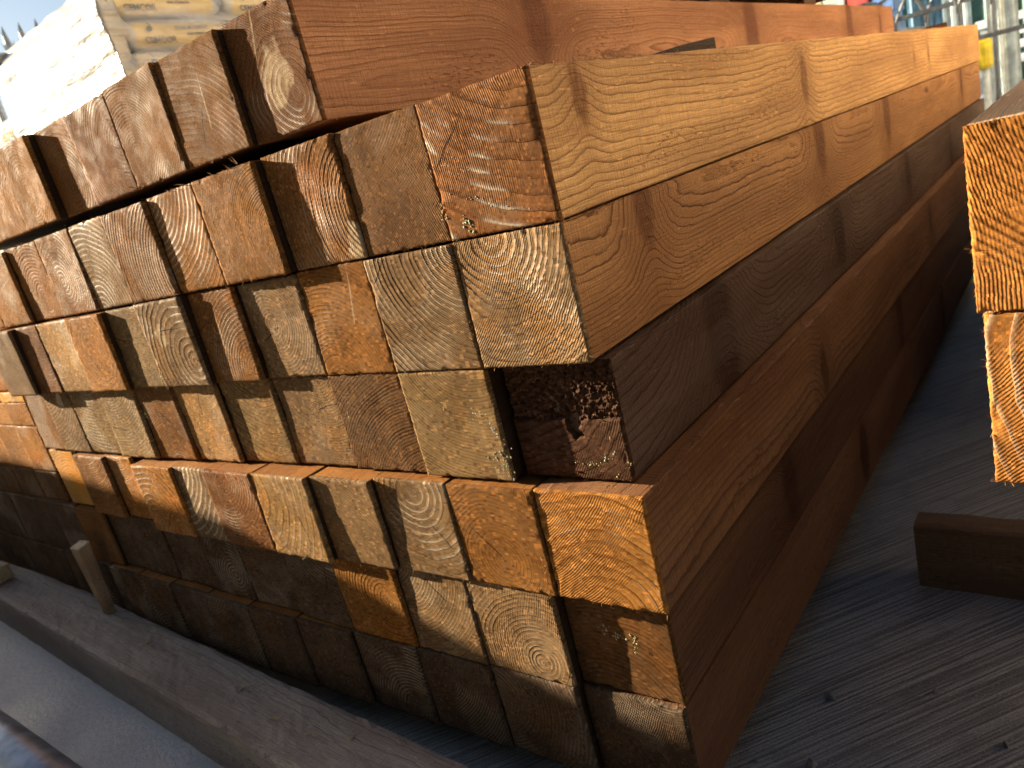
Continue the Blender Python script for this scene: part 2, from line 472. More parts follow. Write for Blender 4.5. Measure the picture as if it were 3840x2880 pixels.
POSTS = {}
DETAIL = {('top', 1): dict(scratch=(.004, .022, 1.45)), ('top', 0): dict(torn=(.005, .045, .020), scratch=(-.012, .06, 1.3)), ('second', 0): dict(check=(-.047, .052, .72)),
          ('third', 1): dict(check=(-.047, .075, .8)), ('third', 4): dict(scratch=(-.004, .03, 1.5)), ('third', 2): dict(scratch=(.012, .045, 1.35)),
          ('third', 5): dict(torn=(-.012, .062, .010)), ('second', 2): dict(torn=(.04, .014, .012)), ('fifth', 1): dict(check=(.0, .03, 2.4)), ('fourth', 9): dict(torn=(.01, .082, .013))}
def make_post(key, x_right, y, z0, z1, w, L, label, group, name='timber_post', N=40, tint='brown', ring=None, tone=None,
              tint_side=None, tone_side=None, knots=(), tilt=(0, 0), fuzz=14, special=None, cat='timber post', rz=0.0, warp=.012, saw=None):
    """x_right, y, z0, z1, w in layout units; L in metres"""
    seed = (hash(key) if isinstance(key, int) else sum(ord(c) * (i + 3) * 7 for i, c in enumerate(str(key)))) % 9973
    rr = random.Random(seed)
    W, H = w * K, (z1 - z0) * K
    loc = P(x_right - w / 2, y, z0)
    tc = TINT[tint] if isinstance(tint, str) else tint
    vv = rr.uniform(.9, 1.12) * 1.14
    tc = tuple(a * vv for a in tc)
    if ring is None:
        ring = (rr.uniform(-.06, .06), rr.choice([rr.uniform(-.06, .02), rr.uniform(.08, .16), rr.uniform(.03, .07)]), rr.choice([190, 240, 290, 340, 400]))
    if tone is None:
        tone = (rr.choice([.1, .3, .5, .7, 1.0]), rr.uniform(.00012, .00045), rr.uniform(.8, 1.35))
    ts = tint_side or (.06, .034, .018)  # near-black default: shade of the recesses put into the side colour
    tos = tone_side or (.5, .35, .0003)
    saw = rr.uniform(-.9, .9) if saw is None else saw
    EXTRA.clear(); EXTRA.update(DETAIL.get(key, {}))
    if 'check' not in EXTRA and rr.random() < .35:
        ta = rr.uniform(0, 6.28); EXTRA['check'] = (rr.uniform(-.02, .02), rr.uniform(.03, .07), ta)
    o = new_obj(name, body_mesh(W, H, L, .0045, seed, hairs=160 if SIDES.get(key) else 0), SIDE, None, loc, (0, 0, rz))
    tag(o, label, cat, group)
    set_wood(o, *ring, seed * .37, warp, saw, tc, tone, ts, tos, knots)
    o['sunlit_top'] = 0.0 if tint_side else 0.9
    e = new_obj('end_grain', cap_mesh(W, H, N, seed, tilt, fuzz=fuzz, special=special), END, o)
    set_wood(e, *ring, seed * .37, warp, saw, tc, tone, ts, tos, knots)
    EXTRA.clear()
    POSTS[key] = o
    return o

ORD = ['rightmost', 'second from the right', 'third from the right', 'fourth from the right', 'fifth from the right', 'sixth from the right',
       'seventh from the right', 'eighth from the right', 'ninth from the right', 'tenth from the right', 'eleventh from the right',
       'twelfth from the right', 'thirteenth from the right', 'fourteenth from the right', 'fifteenth from the right', 'sixteenth from the right', 'seventeenth from the right', 'eighteenth from the right', 'nineteenth from the right', 'twentieth from the right']

def solve(xs, y_r, pitch=.2355):
    """xs: right to left list of (apparent right edge on the plane y=1, step back to the right neighbour or None)"""
    out = [(xs[0][0] * y_r, y_r)]
    for (xa, d) in xs[1:]:
        xr, yr = out[-1]
        if isinstance(d, tuple):
            y = d[1]
        elif d is not None:
            y = yr - d * 1.35 * (2 - xa) / (4.5 - xa)
        else:
            y = (xr - pitch) / xa
            y = min(max(y, yr - .004), yr + .007)
        out.append((xa * y, y))
    return out

GRP = 'brown treated square posts in the main stack'
# row: z0, z1, y of the rightmost, name, [(x, step, tint, look)]
ROWS = [
 ('top', .165, .393, 1.006, [
  (-1.136, None, 'red', 'red-brown post end with a torn pale patch'), (-1.375, .024, 'brown', 'brown post end with one pale scratch'),
  (-1.625, .007, 'brown', 'plain brown finely sawn post end'), (-1.859, None, 'red', 'reddish post end with splintered edge'),
  (-2.08, None, 'brown', 'brown ringed post end half in shadow'), (-2.346, .032, 'orange', 'orange-brown proud post end'),
  (-2.559, None, 'orange', 'light orange ringed post end'), (-2.80, None, 'orange', 'orange post end at the picture edge'), (-3.035, None, 'orange', 'orange post end beyond the picture edge')]),
 ('second', -.097, .138, 1.0, [
  (-.673, None, 'red', 'red post end with wide pale rings'), (-.905, None, 'umber', 'coarse plain dark brown post end'),
  (-1.134, .009, 'brown', 'brown post end with pale curved rings'), (-1.39, .031, 'rust', 'tan-brown proud post end'),
  (-1.629, None, 'rust', 'tan post end with pale arcs'), (-1.864, .012, 'brown', 'brown post end with upright rings'),
  (-2.092, None, 'grey', 'greyish post end with white curved rings'), (-2.32, .004, 'brown', 'brown post end with steep rings'),
  (-2.552, None, 'rust', 'tan-brown post end with fine rings'), (-2.832, .016, 'orange', 'orange post end with looping rings'),
  (-3.065, None, 'orange', 'pale orange sliver of a post end')]),
 ('third', -.334, -.101, 1.0, [
  (-.675, None, 'grey', 'grey-brown post end with half-circle rings'), (-.912, .003, 'grey', 'post end with bold pale curved rings'),
  (-1.144, None, 'rust', 'rust-mottled post end'), (-1.371, .004, 'grey', 'grey-brown post end with sloping rings'),
  (-1.621, .02, 'brown', 'brown post end with a pale scratch'), (-1.872, .027, 'grey', 'grey-brown post end with swirling white grain'),
  (-2.094, None, 'olive', 'dull post end beside a wide shadow'), (-2.344, .027, 'orange', 'orange-brown post end with oval ring'),
  (-2.567, None, 'pale', 'pale tan post end'), (-2.816, .002, 'red', 'red-brown narrow post end'), (-3.071, .024, 'grey', 'grey weathered post end')]),
 ('fourth', -.566, -.337, 1.028, [
  (-.643, None, 'dark', 'dark post end with a broken upper half'), (-.91, .040, 'olive', 'olive-grey post end with green lichen'),
  (-1.138, None, 'umber', 'speckled wet brown post end'), (-1.363, None, 'grey', 'grey wet post end with slanted rings'),
  (-1.598, .01, 'olive', 'pale speckled beige post end'), (-1.852, .017, 'pale', 'light greyish post end with long rings'),
  (-2.084, .008, 'brown', 'brown post end with yellow lichen lump'), (-2.325, .01, 'olive', 'grey-brown post end with curled rings'),
  (-2.543, None, 'olive', 'grey-brown post end with white specks'), (-2.792, .002, 'grey', 'grey post end with a pale streak'),
  (-2.995, None, 'brown', 'brown narrow post end')]),
 ('fifth', -.804, -.574, .985, [
  (-.636, None, 'orange', 'orange-brown post end with hooped arcs'), (-.878, .006, 'rust', 'ochre post end with round grey heart'),
  (-1.108, .003, 'grey', 'post end with rings circling a pith'), (-1.352, .018, 'grey', 'beige post end with slanted saw lines'),
  (-1.602, .022, 'pale', 'ochre post end with bold upright lines'), (-1.848, .002, 'red', 'red-brown rough post end'),
  (-2.079, None, 'grey', 'grey post end with ribbed fan rings'), (-2.288, .013, 'orange', 'orange-tan post end with wide rings'),
  (-2.526, ('y', .984), 'orange', 'orange narrow post end'), (-2.74, .018, 'brown', 'plain brown post end'), (-2.972, ('y', .998), 'yellow', 'bright yellow fresh post end')]),
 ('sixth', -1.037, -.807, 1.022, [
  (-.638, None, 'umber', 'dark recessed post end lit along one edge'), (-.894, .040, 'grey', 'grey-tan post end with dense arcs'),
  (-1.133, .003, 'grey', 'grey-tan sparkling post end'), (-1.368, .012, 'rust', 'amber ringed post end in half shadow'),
  (-1.602, None, 'damp_shade', 'shaded brown post end'), (-1.812, None, 'damp_shade', 'shaded plain post end'), (-2.052, None, 'damp_shade', 'shaded post end'),
  (-2.28, None, 'damp_shade', 'shaded smooth post end'), (-2.509, .004, 'damp_shade', 'shaded brown post end'), (-2.72, None, 'damp_shade', 'shaded post end'),
  (-2.95, .02, 'brown', 'lighter tan shaded post end'), (-3.18, None, 'damp_shade', 'dim brown post end'), (-3.41, None, 'damp_shade', 'dim post end'),
  (-3.64, None, 'damp_shade', 'dim post end at the picture edge'), (-3.88, None, 'damp_shade', 'dim post end in the far left'), (-4.11, None, 'damp_shade', 'dim post end in the far left'), (-4.35, None, 'damp_shade', 'dim post end in the far left'), (-4.58, None, 'damp_shade', 'dim post end in the far left')]),
]
RINGS = {  # key: (cx, cz, rings per metre), tone
 ('second', 0): ((.062, .205, 88), (.95, .0007, .9)), ('second', 1): ((-.09, .2, 420), (.0, .0002, 1.7)), ('second', 2): ((.075, .04, 210), (1.0, .0008, .8)),
 ('third', 0): ((-.012, .098, 165), (.55, .0009, .8)), ('third', 1): ((.058, .098, 190), (.95, .0009, .7)), ('third', 2): ((-.03, -.01, 260), (.3, .0002, 1.2)),
 ('fourth', 1): ((.03, .13, 330), (.35, .0003, .9)), ('fourth', 2): ((.06, -.04, 330), (.1, .0003, 1.5)), ('fourth', 0): ((-.05, .12, 130), (.0, .0004, .8)),
 ('fifth', 0): ((0, -.006, 100), (.5, .0005, .9)), ('fifth', 1): ((.0, .028, 260), (.15, .0002, 1.2)), ('fifth', 2): ((.004, .088, 120), (.9, .0006, .8)),
 ('fifth', 3): ((-.09, -.06, 300), (.1, .0003, 1.0)), ('fifth', 4): ((-.075, .075, 95), (.6, .0003, .6)), ('fifth', 6): ((-.055, .11, 110), (1.0, .0009, .6)),
 ('fifth', 7): ((-.03, .01, 120), (.7, .0005, .7)), ('sixth', 1): ((.022, .02, 240), (.5, .0004, .8)), ('sixth', 3): ((.028, .055, 230), (.3, .0005, .7)),
 ('top', 0): ((.02, .03, 170), (.7, .0004, 1.1)), ('top', 1): ((-.04, -.04, 190), (.2, .0007, 1.0)), ('top', 4): ((-.005, .03, 210), (.3, .0005, .8)),
 ('top', 5): ((.0, .045, 260), (.0, .0004, .8)), ('top', 6): ((.06, .04, 170), (.0, .0005, .8)), ('third', 5): ((.04, .03, 120), (1.0, .0005, .8)),
 ('second', 6): ((-.03, .0, 160), (1.0, .0007, .6)), ('second', 8): ((.01, .03, 220), (.2, .0005, .7)), ('third', 7): ((.0, .06, 140), (.1, .0003, .5)),
 ('second', 4): ((-.06, .13, 170), (.9, .0006, .8)), ('second', 5): ((.08, .02, 200), (.7, .0007, .7)),
}
WARP = {('top', 0): .034, ('third', 0): .030, ('fourth', 0): .03, ('sixth', 0): .022}
SIDES = {  # rightmost posts whose long faces show: tint, tone(contrast, weathering, ridge depth), ring override, knots (y,z,size m)
 ('top', 0): ((.50, .265, .15), (.75, .12, .0006), [(.34, .075, .022), (1.02, .05, .03), (1.72, .06, .026), (2.06, .05, .012)]),
 ('second', 0): ((.80, .50, .225), (.9, .03, .0006), [(.058, .078, .009), (.585, .055, .012), (1.46, .05, .006), (1.30, .05, .004)]),
 ('third', 0): ((.52, .285, .125), (1.0, .04, .0011), [(.12, .09, .014), (.62, .085, .02), (1.02, .08, .022), (1.9, .07, .018)]),
 ('fourth', 0): ((.16, .105, .08), (.8, .45, .0008), [(.2, .05, .03), (.62, .05, .022), (1.1, .06, .02), (1.6, .04, .02)]),
 ('fifth', 0): ((.29, .15, .075), (.8, .15, .0008), [(.45, .03, .012), (1.2, .06, .012)]),
 ('sixth', 0): ((.20, .10, .055), (.8, .2, .0008), [(.3, .05, .02), (.9, .05, .02)]),
 ('seventh', 0): ((.22, .105, .055), (.8, .15, .0008), [(.6, .05, .02), (1.3, .05, .02)]),
}

def broken_top(X, Z, Y, rs):
    m = smoothstep(.049, .052, Z + (vnoise(X * 90 + 4, Z * 30 + 4, 77) - .5) * .004)
    rough = (vnoise(X * 420 + 5, Z * 420 + 5, 31) - .5) * .0035 + (vnoise(X * 900 + 5, Z * 900 + 5, 41) - .5) * .0026
    hole = smoothstep(.012, .004, np.hypot((X - .008) * 1.5 + (vnoise(X * 300 + 5, Z * 300 + 5, 3) - .5) * .012, Z - .044 + (vnoise(X * 260 + 5, Z * 260 + 5, 8) - .5) * .012)) * .006
    return Y + m * (.0035 + rough) + hole

SEVENTH_Y = {}
for (rn, z0, z1, yr, items) in ROWS:
    sol = solve([(a, d) for a, d, _, _ in items], yr)
    if rn == 'sixth':
        SEVENTH_Y = sol
    for j, ((xr, y), (xa, d, tint, look)) in enumerate(zip(sol, items)):
        rr = random.Random(j * 31 + len(rn) * 7)
        if j + 1 < len(items):
            w = xr - sol[j + 1][0] - .0035
            w = min(max(w, .19), .236)
        else:
            w = .2 if rn in ('fourth', 'fifth') else .23
        rg, tn = RINGS.get((rn, j), (None, None))
        sd = SIDES.get((rn, j))
        L = (6.30 - y + rr.uniform(-.05, .05)) * K
        if rn == 'top':
            L = (6.215 - y) * K
        if j == 0 and rn == 'second':
            L = (6.37 - y) * K
        dz = rr.uniform(-.0035, .0015)
        pos = ORD[j] if j < len(items) - 1 or rn in ('sixth',) else 'leftmost'
        make_post((rn, j), xr, y, z0, z1 + dz, w, L, f'{look}, {pos} in the {rn} row', GRP, N=120 if (rn, j) == ('fourth', 0) else 72 if j < 3 else 44, tint=tint, ring=rg, tone=tn,
                  tint_side=sd[0] if sd else None, tone_side=sd[1] if sd else None, knots=sd[2] if sd else (),
                  warp=WARP.get((rn, j), .012), tilt=(rr.uniform(-.012, .012), rr.uniform(-.02, .02)), fuzz=26 if j < 4 else 14,
                  special=broken_top if (rn, j) == ('fourth', 0) else None, rz=0.0)

for j in range(18):
    x = -.655 - .2335 * j
    if j == 0:
        x = -.652
    y = ([1.01, .992, .985, .98, .968, .962, .96, .964, .958, .962, .972, .98, .98] + [.985] * 9)[j]
    L = (6.3 - y) * K
    sd = SIDES.get(('seventh', j))
    if j < 10:
        lab = f'dark shaded post end, {ORD[j]} in the bottom row'
    else:
        lab = f'dim post end behind the bearer, {ORD[j]} in the bottom row'
    make_post(('seventh', j), x, y, -1.27, -1.040, .230, L, lab, GRP, N=40, tint='damp_shade', tint_side=sd[0] if sd else None,
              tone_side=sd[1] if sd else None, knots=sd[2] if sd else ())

# neighbouring pack of flat boards at the far left edge
GL = 'flat boards in the pack at the left edge'
lrows = [(-.675, -.486), (-.483, -.388), (-.385, -.345)]
for r, (a, b) in enumerate(lrows):
    for c in range(4):
        lab = f"{['orange rough board end', 'orange striped board end', 'thin bright lath end'][r]} at the left edge, {['nearest', 'second from', 'third from', 'fourth from'][c]} the main stack"
        make_post(f'L{r}{c}', -3.200 - .237 * c, 1.0 + .006 * c, a, b, .234, 2.2, lab, GL, name='timber_board', N=34, tint='orange' if r < 2 else 'yellow', cat='timber board')
for c in range(2):
    make_post(f'M{c}', -3.32 - .237 * c, 1.012, -.342, -.11, .234, 2.2, f"orange square post end at the left edge above the flat boards, {['nearer to', 'farther from'][c]} the stack", GL, N=34, tint='orange')
for c in range(6):
    make_post(f'N{c}', -3.205 - .237 * c, 1.0, -.806, -.679, .234, 2.2, f"dim board end in shadow below the orange boards, {['first', 'second', 'third', 'fourth', 'fifth', 'sixth'][c]} from the right", GL, name='timber_board', N=30, tint='umber', cat='timber board')

# stack on the right of the gap: two courses of bright posts, a lower pack set back under them
GR = 'orange posts in the right-hand stack'
for r, (a, b) in enumerate([(-.321, -.087), (-.565, -.325)]):
    for c in range(4):
        x0 = (-.1385 if r == 0 else -.1325) + .237 * c
        lab = (['bright orange speckled post end, upper one at the right edge', 'orange post end with wide pale rings, lower one at the right edge'][r] if c == 0 else
               f"{['upper', 'lower'][r]} post of the right-hand stack, {['', 'second', 'third', 'fourth'][c]} from its left side")
        make_post(f'R{r}{c}', x0 + .234, 1.09 + .012 * c * (1 - r) + (.004 if r else 0), a, b, .234, 2.25, lab, GR, N=84 if c == 0 else 40, tint=(.34, .145, .038),
                  ring=((.10, .2, 240) if r == 0 else (.11, .075, 85)), tone=((.15, .0004, 1.1) if r == 0 else (.6, .0008, .7)),
                  tint_side=(.78, .56, .34), tone_side=(.4, .05, .0004), fuzz=40)
for r in range(3):
    for c in range(4):
        make_post(f'S{r}{c}', .135 + .237 * c, 3.2, -1.268 + .234 * r, -1.037 + .234 * r, .232, 1.6,
                  f"lower right-hand pack post set back under the bright posts, row {r + 1}, column {c + 1}", GR, N=20, tint='brown', fuzz=0)

# ------------------------------------------------------------------ bearers, laths, offcuts
def stick(name, x0, x1, y0, y1, z0, z1, label, cat, tint, group=None, rz=0.0, bevel=.002, tone=(.4, .8, .0005), along='x', sub=14, rough=.0006):
    """bearer of old timber: object Y runs along its length so the grain follows"""
    cx, cy = (x0 + x1) / 2, (y0 + y1) / 2
    Lx, Ly, H = (x1 - x0) * K, (y1 - y0) * K, (z1 - z0) * K
    L, W = (Lx, Ly) if along == 'x' else (Ly, Lx)
    nu, nv, nw = max(4, int(L / .012)), max(4, int(W / .008)), max(4, int(H / .008))
    bm = bmesh.new()
    bmesh.ops.create_grid(bm, x_segments=nv, y_segments=nu, size=.5)
    bm.free()
    # closed box made of grids
    vs = {}
    v, f = [], []
    def vid(i, j, k):
        if (i, j, k) not in vs:
            vs[(i, j, k)] = len(v)
            v.append([(i / nv - .5) * W, (j / nu - .5) * L, k / nw * H])
        return vs[(i, j, k)]
    for i in range(nv):
        for j in range(nu):
            f.append((vid(i, j, 0), vid(i, j + 1, 0), vid(i + 1, j + 1, 0), vid(i + 1, j, 0)))
            f.append((vid(i, j, nw), vid(i + 1, j, nw), vid(i + 1, j + 1, nw), vid(i, j + 1, nw)))
    for j in range(nu):
        for k in range(nw):
            f.append((vid(0, j, k), vid(0, j, k + 1), vid(0, j + 1, k + 1), vid(0, j + 1, k)))
            f.append((vid(nv, j, k), vid(nv, j + 1, k), vid(nv, j + 1, k + 1), vid(nv, j, k + 1)))
    for i in range(nv):
        for k in range(nw):
            f.append((vid(i, 0, k), vid(i + 1, 0, k), vid(i + 1, 0, k + 1), vid(i, 0, k + 1)))
            f.append((vid(i, nu, k), vid(i, nu, k + 1), vid(i + 1, nu, k + 1), vid(i + 1, nu, k)))
    A = np.array(v)
    sd = sum(ord(q) for q in label) % 997
    n1 = vnoise(A[:, 0] * 60 + 40, A[:, 1] * 18 + 60, sd) - .5
    n2 = vnoise(A[:, 0] * 240 + 40, A[:, 1] * 90 + 60, sd + 3) - .5
    top = A[:, 2] > H * .98
    A[top, 2] += (n1[top] * 2.2 + n2[top] * 1.4) * rough
    n3 = vnoise(A[:, 1] * 70 + 60, A[:, 2] * 120 + 40, sd + 8) - .5
    sx = np.sign(A[:, 0]) * (np.abs(A[:, 0]) > W * .49)
    A[:, 0] += sx * n3 * min(rough, .0008) * 2
    ed = np.minimum(W / 2 - np.abs(A[:, 0]), H - A[:, 2])
    both = (np.abs(A[:, 0]) > W * .488) & (A[:, 2] > H * .97)
    A[both, 2] -= bevel * (1 + n3[both] * 1.8); A[both, 0] *= 1 - bevel / W
    me = mesh_np(name, A, f)
    bm = bmesh.new(); bm.from_mesh(me); bmesh.ops.recalc_face_normals(bm, faces=bm.faces); bm.to_mesh(me); bm.free()
    o = new_obj(name, me, SIDE, None, P(cx, cy, z0), (0, 0, rz + (-math.pi / 2 if along == 'x' else 0)))
    tag(o, label, cat, group)
    set_wood(o, .03, -.05, 130, sd * .7, .014, 0, tint, (.2, .0004, 1), tint, tone)
    return o

GB = 'timber bearers carrying the main stack'
for i, y in enumerate((1.75, 3.7, 5.7)):
    stick('timber_bearer', -3.7, -.86, y, y + .23, ZG, -1.272, f"dark bearer under the main stack, {['nearest', 'middle', 'farthest'][i]} of the three", 'bearer', (.10, .07, .05), GB)
for i, y in enumerate((1.5, 3.6, 5.4)):
    stick('timber_lath', -2.75, -1.15, y, y + .16, .1405, .1625, f"thin lath between the top two rows of posts, {['nearest', 'middle', 'farthest'][i]} one", 'lath', (.16, .09, .05), 'laths under the top row of posts')
# foreground bearer: slightly skewed in plan
fb = stick('timber_bearer', -5.0, -.95, .70, .907, ZG, -1.229, 'weathered grey-brown timber bearer lying in the foreground', 'bearer', (.52, .465, .415), None, rz=math.radians(-2.7),
           bevel=.0025, tone=(.25, .6, .0007), rough=.0010)
fb.location = P(-2.975, .860, ZG)
stick('timber_bearer', -.452, .9, 2.03, 2.125, ZG, -1.205, 'short dark brown bearer on the concrete in the gap', 'bearer', (.27, .19, .125), None, rz=math.radians(-1.5), tone=(.3, .3, .0003))
for i, y in enumerate((3.5, 5.6)):
    stick('timber_bearer', -.1, 1.1, y, y + .2, ZG, -1.270, f"bearer under the lower right-hand pack, {['nearer', 'farther'][i]} one", 'bearer', (.12, .08, .05), 'bearers under the right-hand stack')
for i, y in enumerate((3.4, 5.8)):
    stick('timber_lath', -.1, 1.1, y, y + .14, -.5675, -.5655, f"thin packing strip inside the right-hand stack, {['nearer', 'farther'][i]} one", 'lath', (.15, .09, .05), 'packing strips in the right-hand stack')

# dark wedge offcut on top of the second row
mb = MB()
a = [P(-1.04, 1.72, .1395), P(-.90, 1.72, .1395), P(-.90, 2.34, .1395), P(-1.04, 2.34, .1395),
     P(-1.04, 1.72, .150), P(-.90, 1.72, .150), P(-.90, 2.34, .211), P(-1.04, 2.34, .211), P(-1.04, 2.10, .196), P(-.90, 2.10, .196)]
a0 = P(-.97, 2.05, .1395)
mb.add([p - a0 for p in a], [(0, 3, 2, 1), (4, 5, 9, 8), (8, 9, 6, 7), (0, 1, 5, 4), (2, 3, 7, 6), (1, 2, 6, 9, 5), (3, 0, 4, 8, 7)])
o = new_obj('timber_offcut', mb.mesh('timber_offcut', bevel=.0008), SIDE, None, a0)
tag(o, 'dark wedge-shaped offcut lying on top of the second row of posts', 'offcut')
set_wood(o, 0, 0, 150, 3.3, .01, 0, TINT['dark'], (.1, .0003, 1), (.045, .028, .022), (.4, .1, .0003))
# short brown offcut near the far end of the second row
mb = MB(); mb.box(-.03, .03, -.045, .045, 0, .012)
o = new_obj('timber_offcut', mb.mesh('timber_offcut', bevel=.001), SIDE, None, P(-.80, 5.35, .139), (0, 0, .3))
tag(o, 'small flat brown offcut near the far end of the second row', 'offcut')
set_wood(o, 0, 0, 150, 5.3, .01, 0, TINT['rust'], (.1, .0003, 1), (.2, .1, .06), (.4, .2, .0003))

# stake leaning by the bearer
mb = MB()
def hexa(mb, b, t):
    mb.add(b + t, [(0, 3, 2, 1), (4, 5, 6, 7), (0, 1, 5, 4), (1, 2, 6, 5), (2, 3, 7, 6), (3, 0, 4, 7)])
s0 = P(-3.03, .925, -1.2285)
bq = [P(-3.07, .908, -1.2285) - s0, P(-3.03, .908, -1.2285) - s0, P(-3.022, .938, -1.2285) - s0, P(-3.062, .938, -1.2285) - s0]
tq = [P(-3.085, .900, -.945) - s0, P(-3.005, .900, -.940) - s0, P(-2.975, .935, -.920) - s0, P(-3.055, .935, -.926) - s0]
hexa(mb, bq, tq)
pg = new_obj('wooden_stake', mb.mesh('wooden_stake', bevel=.0012), SIDE, None, s0)
tag(pg, 'short brown stake with a pale sawn top standing behind the foreground bearer', 'stake')
set_wood(pg, .02, .02, 150, 8.1, .01, 0, TINT['brown'], (.1, .0003, 1), (.48, .34, .22), (.4, .1, .0003))
mb = MB()
tq2 = [q + Vector((0, 0, .0008)) for q in tq]; up = [q + Vector((0, 0, .0035)) for q in tq]
hexa(mb, [q + (q - sum(tq, Vector()) / 4) * .03 for q in tq2], [q + (q - sum(tq, Vector()) / 4) * .02 for q in up])
new_obj('sawn_top', mb.mesh('sawn_top', bevel=.0006), simple('fresh_sawn_wood', (.46, .36, .24), .7, scale=120), pg)

# frayed end poking in at the left edge, resting on the bearer
mb = MB(); random.seed(5)
mb.box(-.20, .0, -.018, .022, 0, .03)
for _ in range(90):
    mb.sliver((random.uniform(-.012, 0), random.uniform(-.018, .022), random.uniform(0, .03)), (1, random.uniform(-.5, .5), random.uniform(-.4, .5)), random.uniform(.006, .02), random.uniform(.0004, .0009))
o = new_obj('timber_offcut', mb.mesh('timber_offcut'), FIBRE_PALE, None, P(-4.02, .87, -1.219), (0, 0, .1))
tag(o, 'frayed pale broken timber end poking in at the left edge', 'offcut')

# ------------------------------------------------------------------ splinters and lichen: parts of their posts
def on_post(key, x, z):
    o = POSTS[key]
    return P(x, 0, z) - o.location

def add_splinters(key, pts, mat=FIBRE):
    """pts: (x, z, dx, dz, length m): tufts standing out of the sawn end"""
    o = POSTS[key]
    for (x, z, dx, dz, L) in pts:
        b = on_post(key, x, z)
        for k in range(2):
            mb = MB()
            mb.sliver((b.x + random.uniform(-.001, .001), .0012, b.z + random.uniform(-.001, .001)),
                      (dx + random.uniform(-.35, .35), -1, dz + random.uniform(-.35, .35)), L * random.uniform(.5, 1), random.uniform(.0003, .0006))
            new_obj('splinter', mb.mesh('splinter'), mat, o)

random.seed(21)
add_splinters(('top', 3), [(-1.845, .385, .2, 0, .010), (-1.855, .335, .3, 0, .009), (-1.86, .27, .3, .1, .008), (-1.865, .215, .3, -.2, .008), (-1.87, .18, .3, -.4, .008)])
add_splinters(('second', 3), [(-1.40, .14, .4, .6, .014), (-1.43, .138, .2, .8, .010), (-1.5, .137, -.2, .5, .008)], FIBRE_PALE)
add_splinters(('second', 4), [(-1.62, .138, -.5, .6, .013), (-1.66, .138, .3, .4, .012), (-1.69, .136, .6, .2, .010)], FIBRE_PALE)
add_splinters(('second', 8), [(-2.57, .137, .3, .4, .010), (-2.60, .137, -.3, .3, .010), (-2.55, .12, .6, .1, .008)], FIBRE_PALE)
add_splinters(('third', 3), [(-1.375, -.13, .4, 0, .004), (-1.375, -.17, .4, .1, .004), (-1.378, -.21, .5, 0, .004), (-1.38, -.26, .4, -.1, .004)])
add_splinters(('fifth', 1), [(-.873, -.66, .6, 0, .004), (-.874, -.72, .6, .2, .006), (-.874, -.735, .6, .1, .006), (-.874, -.75, .6, .3, .006)])
add_splinters(('fifth', 6), [(-2.04, -.66, .5, .1, .005), (-2.04, -.70, .5, .1, .005), (-2.04, -.75, .5, .1, .005)])
add_splinters(('fourth', 9), [(-2.79, -.40, .6, 0, .007), (-2.79, -.38, .6, .2, .005)])
add_splinters(('sixth', 3), [(-1.36, -.985, .5, .4, .006), (-1.362, -.995, .2, -.4, .006)])
add_splinters(('third', 4), [(-1.6, -.1, .3, -.2, .006)])
add_splinters(('top', 1), [(-1.50, .167, .4, -.5, .008), (-1.46, .167, .4, -.5, .006)])
add_splinters(('top', 2), [(-1.80, .168, .5, -.5, .009), (-1.74, .168, .5, -.4, .009)], FIBRE)
add_splinters(('fourth', 0), [(-.70, -.45, -.3, .4, .006), (-.715, -.44, .5, .3, .005), (-.69, -.48, .3, -.4, .006)], FIBRE)

ICO = None
def blob(mb, p, r):
    t = (1 + 5 ** .5) / 2
    v0 = [(-1, t, 0), (1, t, 0), (-1, -t, 0), (1, -t, 0), (0, -1, t), (0, 1, t), (0, -1, -t), (0, 1, -t), (t, 0, -1), (t, 0, 1), (-t, 0, -1), (-t, 0, 1)]
    fs = [(0, 11, 5), (0, 5, 1), (0, 1, 7), (0, 7, 10), (0, 10, 11), (1, 5, 9), (5, 11, 4), (11, 10, 2), (10, 7, 6), (7, 1, 8), (3, 9, 4), (3, 4, 2), (3, 2, 6), (3, 6, 8), (3, 8, 9), (4, 9, 5), (2, 4, 11), (6, 2, 10), (8, 6, 7), (9, 8, 1)]
    s = r / 1.9
    fl = random.uniform(.35, .9)
    mb.add([(p[0] + a * s * random.uniform(.6, 1.3), p[1] + b * s * fl * random.uniform(.6, 1.2), p[2] + c * s * random.uniform(.6, 1.3)) for a, b, c in v0], fs)

def add_lichen(key, x, z, rx, rz, n, mat=LICHEN, slope=0.0, size=.0011):
    o = POSTS[key]; mb = MB()
    for _ in range(int(n * .6) + 2):
        u = random.gauss(0, .6); w = random.gauss(0, .6)
        b = on_post(key, x + u * rx, z + w * rz + slope * u * rx)
        blob(mb, (b.x, .0002, b.z), size * random.uniform(.3, .95))
    new_obj('lichen_patch', mb.mesh('lichen_patch', smooth=True), mat, o)

